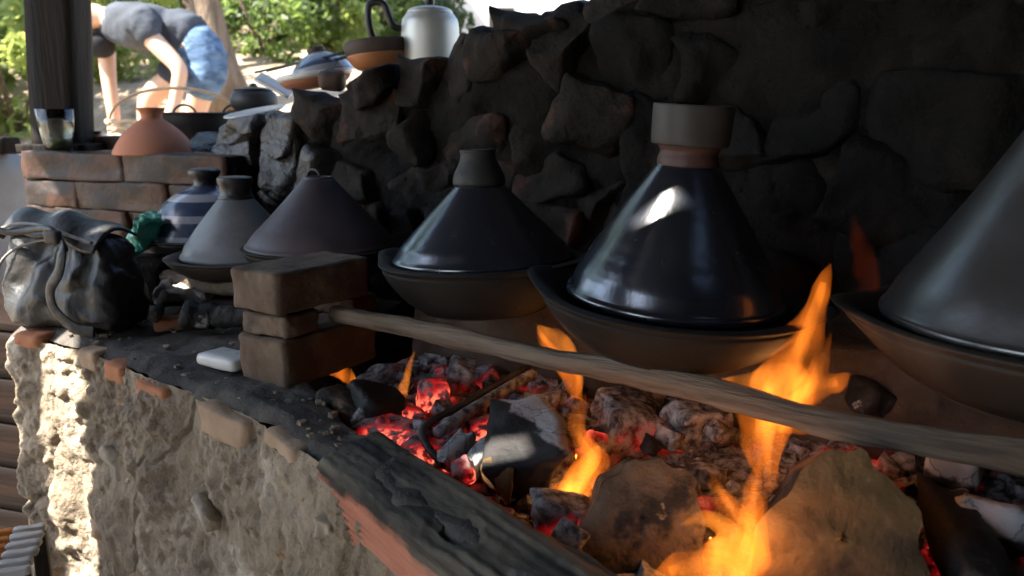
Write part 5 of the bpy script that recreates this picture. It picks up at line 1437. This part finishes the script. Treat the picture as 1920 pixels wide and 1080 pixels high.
def limb_mesh(h, r0, seed, limbs=7, spread=1.0):
    g = random.Random(seed); vs, fs = [], []
    def add(pts, rad):
        v, f = tube(pts, rad, 10); o_ = len(vs); vs.extend([tuple(x) for x in v]); fs.extend([tuple(i + o_ for i in q) for q in f])
    n = 14; sway = [g.uniform(-.06, .06) for _ in range(3)]
    trunk = [Vector((sway[0] * h * math.sin(2.5 * i / n), sway[1] * h * math.sin(3 * i / n), h * i / n)) for i in range(n + 1)]
    add(trunk, [r0 * (1.0 + 0.9 * math.exp(-i * 1.1)) * (1 - 0.65 * i / n) for i in range(n + 1)])
    for k in range(limbs):
        b_ = trunk[g.randrange(int(n * 0.45), n)]; a = g.uniform(0, 6.28); L_ = spread * g.uniform(0.5, 0.95)
        pts = [b_ + Vector((math.cos(a) * L_ * q, math.sin(a) * L_ * q, L_ * (0.75 * q - 0.2 * q * q))) for q in (0, .25, .5, .75, 1)]
        add(pts, [r0 * 0.38 * (1 - 0.75 * q) for q in (0, .25, .5, .75, 1)])
    return vs, fs
_leaf_cache = {}
def crown(kind, n, spread, size, seed):
    key = (n, spread, size, seed)
    if key not in _leaf_cache: _leaf_cache[key] = leaves_mesh('crown', n, spread, size, seed)
    me = _leaf_cache[key].copy(); me.materials.clear(); me.materials.append(M[kind]); return me
def tree(label, x, y, h, r0, cr, kind, n, seed, size=0.06, cz=None, group='trees on the slope'):
    gz = ground_z(x, y)
    e = empty('tree', (x, y, gz), seed * 1.3); tag(e, label, 'tree', group)
    vs, fs = limb_mesh(h, r0, seed, 8, cr[0])
    mesh_obj('trunk', vs, fs, M['trunk'], e)
    o = bpy.data.objects.new('crown', crown(kind, n, cr, size, seed)); o.location = (0, 0, cz or h); link(o, e)
def bush(label, x, y, r, kind, n, seed, size=0.05, group='bushes on the slope'):
    gz = ground_z(x, y)
    e = empty('bush', (x, y, gz), seed * 0.9); tag(e, label, 'bush', group)
    o = bpy.data.objects.new('foliage', crown(kind, n, r, size, seed)); o.location = (0, 0, r[2] * 0.75); link(o, e)
    vs, fs = [], []
    g = random.Random(seed)
    for k in range(6):
        a = g.uniform(0, 6.28); v, f = tube([Vector((0, 0, -0.03)), Vector((math.cos(a) * r[0] * .3, math.sin(a) * r[1] * .3, r[2] * .7)), Vector((math.cos(a) * r[0] * .6, math.sin(a) * r[1] * .6, r[2] * 1.2))], [0.025, 0.018, 0.006], 7)
        o_ = len(vs); vs += [tuple(q) for q in v]; fs += [tuple(i + o_ for i in q) for q in f]
    mesh_obj('stems', vs, fs, M['trunk'], e)
def at(px_, y): return PY(px_, 150, y).x
tree('brown tree trunk with flared roots right behind the bending person', at(432, 6.6), 6.6, 4.2, 0.11, (1.7, 1.5, 1.3), 'leaf_mid', 5000, 1, cz=4.6)
tree('slim pale tree trunk over the back of the bending person', at(395, 7.6), 7.6, 4.6, 0.07, (1.5, 1.4, 1.4), 'leaf_mid', 5000, 2, cz=4.8)
tree('broad dark tree high on the slope above the kettle', at(760, 11.5), 11.5, 4.0, 0.13, (2.2, 1.8, 1.9), 'leaf_dark', 9000, 3, cz=3.2)
tree('leafy tree on the slope above the skewers', at(610, 10.2), 10.2, 3.8, 0.12, (1.9, 1.6, 1.7), 'leaf_mid', 9000, 4, cz=2.8)
tree('leafy tree at the far left behind the post', at(40, 10.5), 10.5, 4.0, 0.12, (2.2, 1.6, 1.7), 'leaf_mid', 9000, 5, cz=3.4)
tree('dense tree on the slope above the bending person', at(270, 11.0), 11.0, 4.0, 0.12, (2.4, 1.7, 1.8), 'leaf_dark', 9000, 6, cz=3.0)
bs = [(20, 6.2, 'leaf_pale', 0.75), (-120, 7.0, 'leaf_pale', 0.9), (210, 7.4, 'leaf_pale', 0.7), (270, 8.6, 'leaf_mid', 0.8), (500, 8.2, 'leaf_mid', 0.75), (560, 9.2, 'leaf_dark', 0.8),
      (640, 8.6, 'leaf_pale', 0.62), (700, 9.4, 'leaf_mid', 0.8), (790, 9.8, 'leaf_dark', 0.7), (360, 9.4, 'leaf_dark', 0.9), (110, 9.0, 'leaf_mid', 0.9), (480, 10.2, 'leaf_pale', 0.8)]
bl = ['bright sunlit bush left of the dark post', 'sunlit pale bush at the far left of the slope', 'sunlit bush under the bent body between the arms', 'green bush behind the bending arms', 'green bush right of the flared trunk', 'dark bush above the black pot',
      'bright bush above the blue and white lid', 'green bush left of the kettle handle', 'dark bush behind the kettle', 'dark bush behind the person', 'green bush behind the dark post', 'pale bush high up behind the flared trunk']
for k, (a, y, kind, r_) in enumerate(bs):
    bush(bl[k], at(a, y), y, (r_, r_ * 0.8, r_ * 0.85), kind, 3800, 20 + k)

tree('spreading tree out past the left edge of the slope', -6.6, 6.2, 3.6, 0.13, (1.9, 1.7, 1.5), 'leaf_mid', 7000, 7, cz=3.3)
tree('tall dark tree past the left edge, nearest the plastered block', -7.8, 3.6, 3.8, 0.14, (2.0, 1.8, 1.7), 'leaf_dark', 7000, 8, cz=3.6)
tree('round tree far behind the stone wall on the right', 5.2, 15.0, 3.6, 0.14, (2.3, 2.0, 1.8), 'leaf_mid', 7000, 9, cz=3.4)
tree('dark tree far behind the stone wall past the house', 9.5, 19.0, 4.2, 0.16, (2.8, 2.3, 2.2), 'leaf_dark', 7000, 10, cz=4.0)
bush('low bush past the left edge below the spreading tree', -5.4, 4.6, (0.8, 0.7, 0.6), 'leaf_mid', 3800, 41)
bush('low pale bush at the far left beside the terrace edge', -4.7, 3.6, (0.7, 0.6, 0.5), 'leaf_pale', 3800, 42)
# whitewashed house far up the slope
hx = PY(960, 30, 34).x; hz = ground_z(hx, 34)
e = empty('village_house', (hx, 34, hz - 0.3), R(8)); tag(e, 'far whitewashed house with a reddish roof above the wall top', 'house')
P, F = rbox((3.2, 2.5, 2.6), 0.03, 3); mesh_obj('wall', P, F, M['whitewash'], e, loc=(0, 0, 2.6), smooth=False)
P, F = rbox((3.5, 2.8, 0.5), 0.05, 3); mesh_obj('roof', P, F, M['roof_red'], e, loc=(0, 0, 5.7), smooth=False)
for x in (-1.7, 0.2, 1.9):
    P, F = rbox((0.35, 0.05, 0.5), 0.02, 3); mesh_obj('window', P, F, M['black_iron'], e, loc=(x, -2.49, 3.2), smooth=False)
P, F = rbox((0.5, 0.05, 1.0), 0.02, 3); mesh_obj('door', P, F, M['plank'], e, loc=(-0.75, -2.49, 1.2), smooth=False)
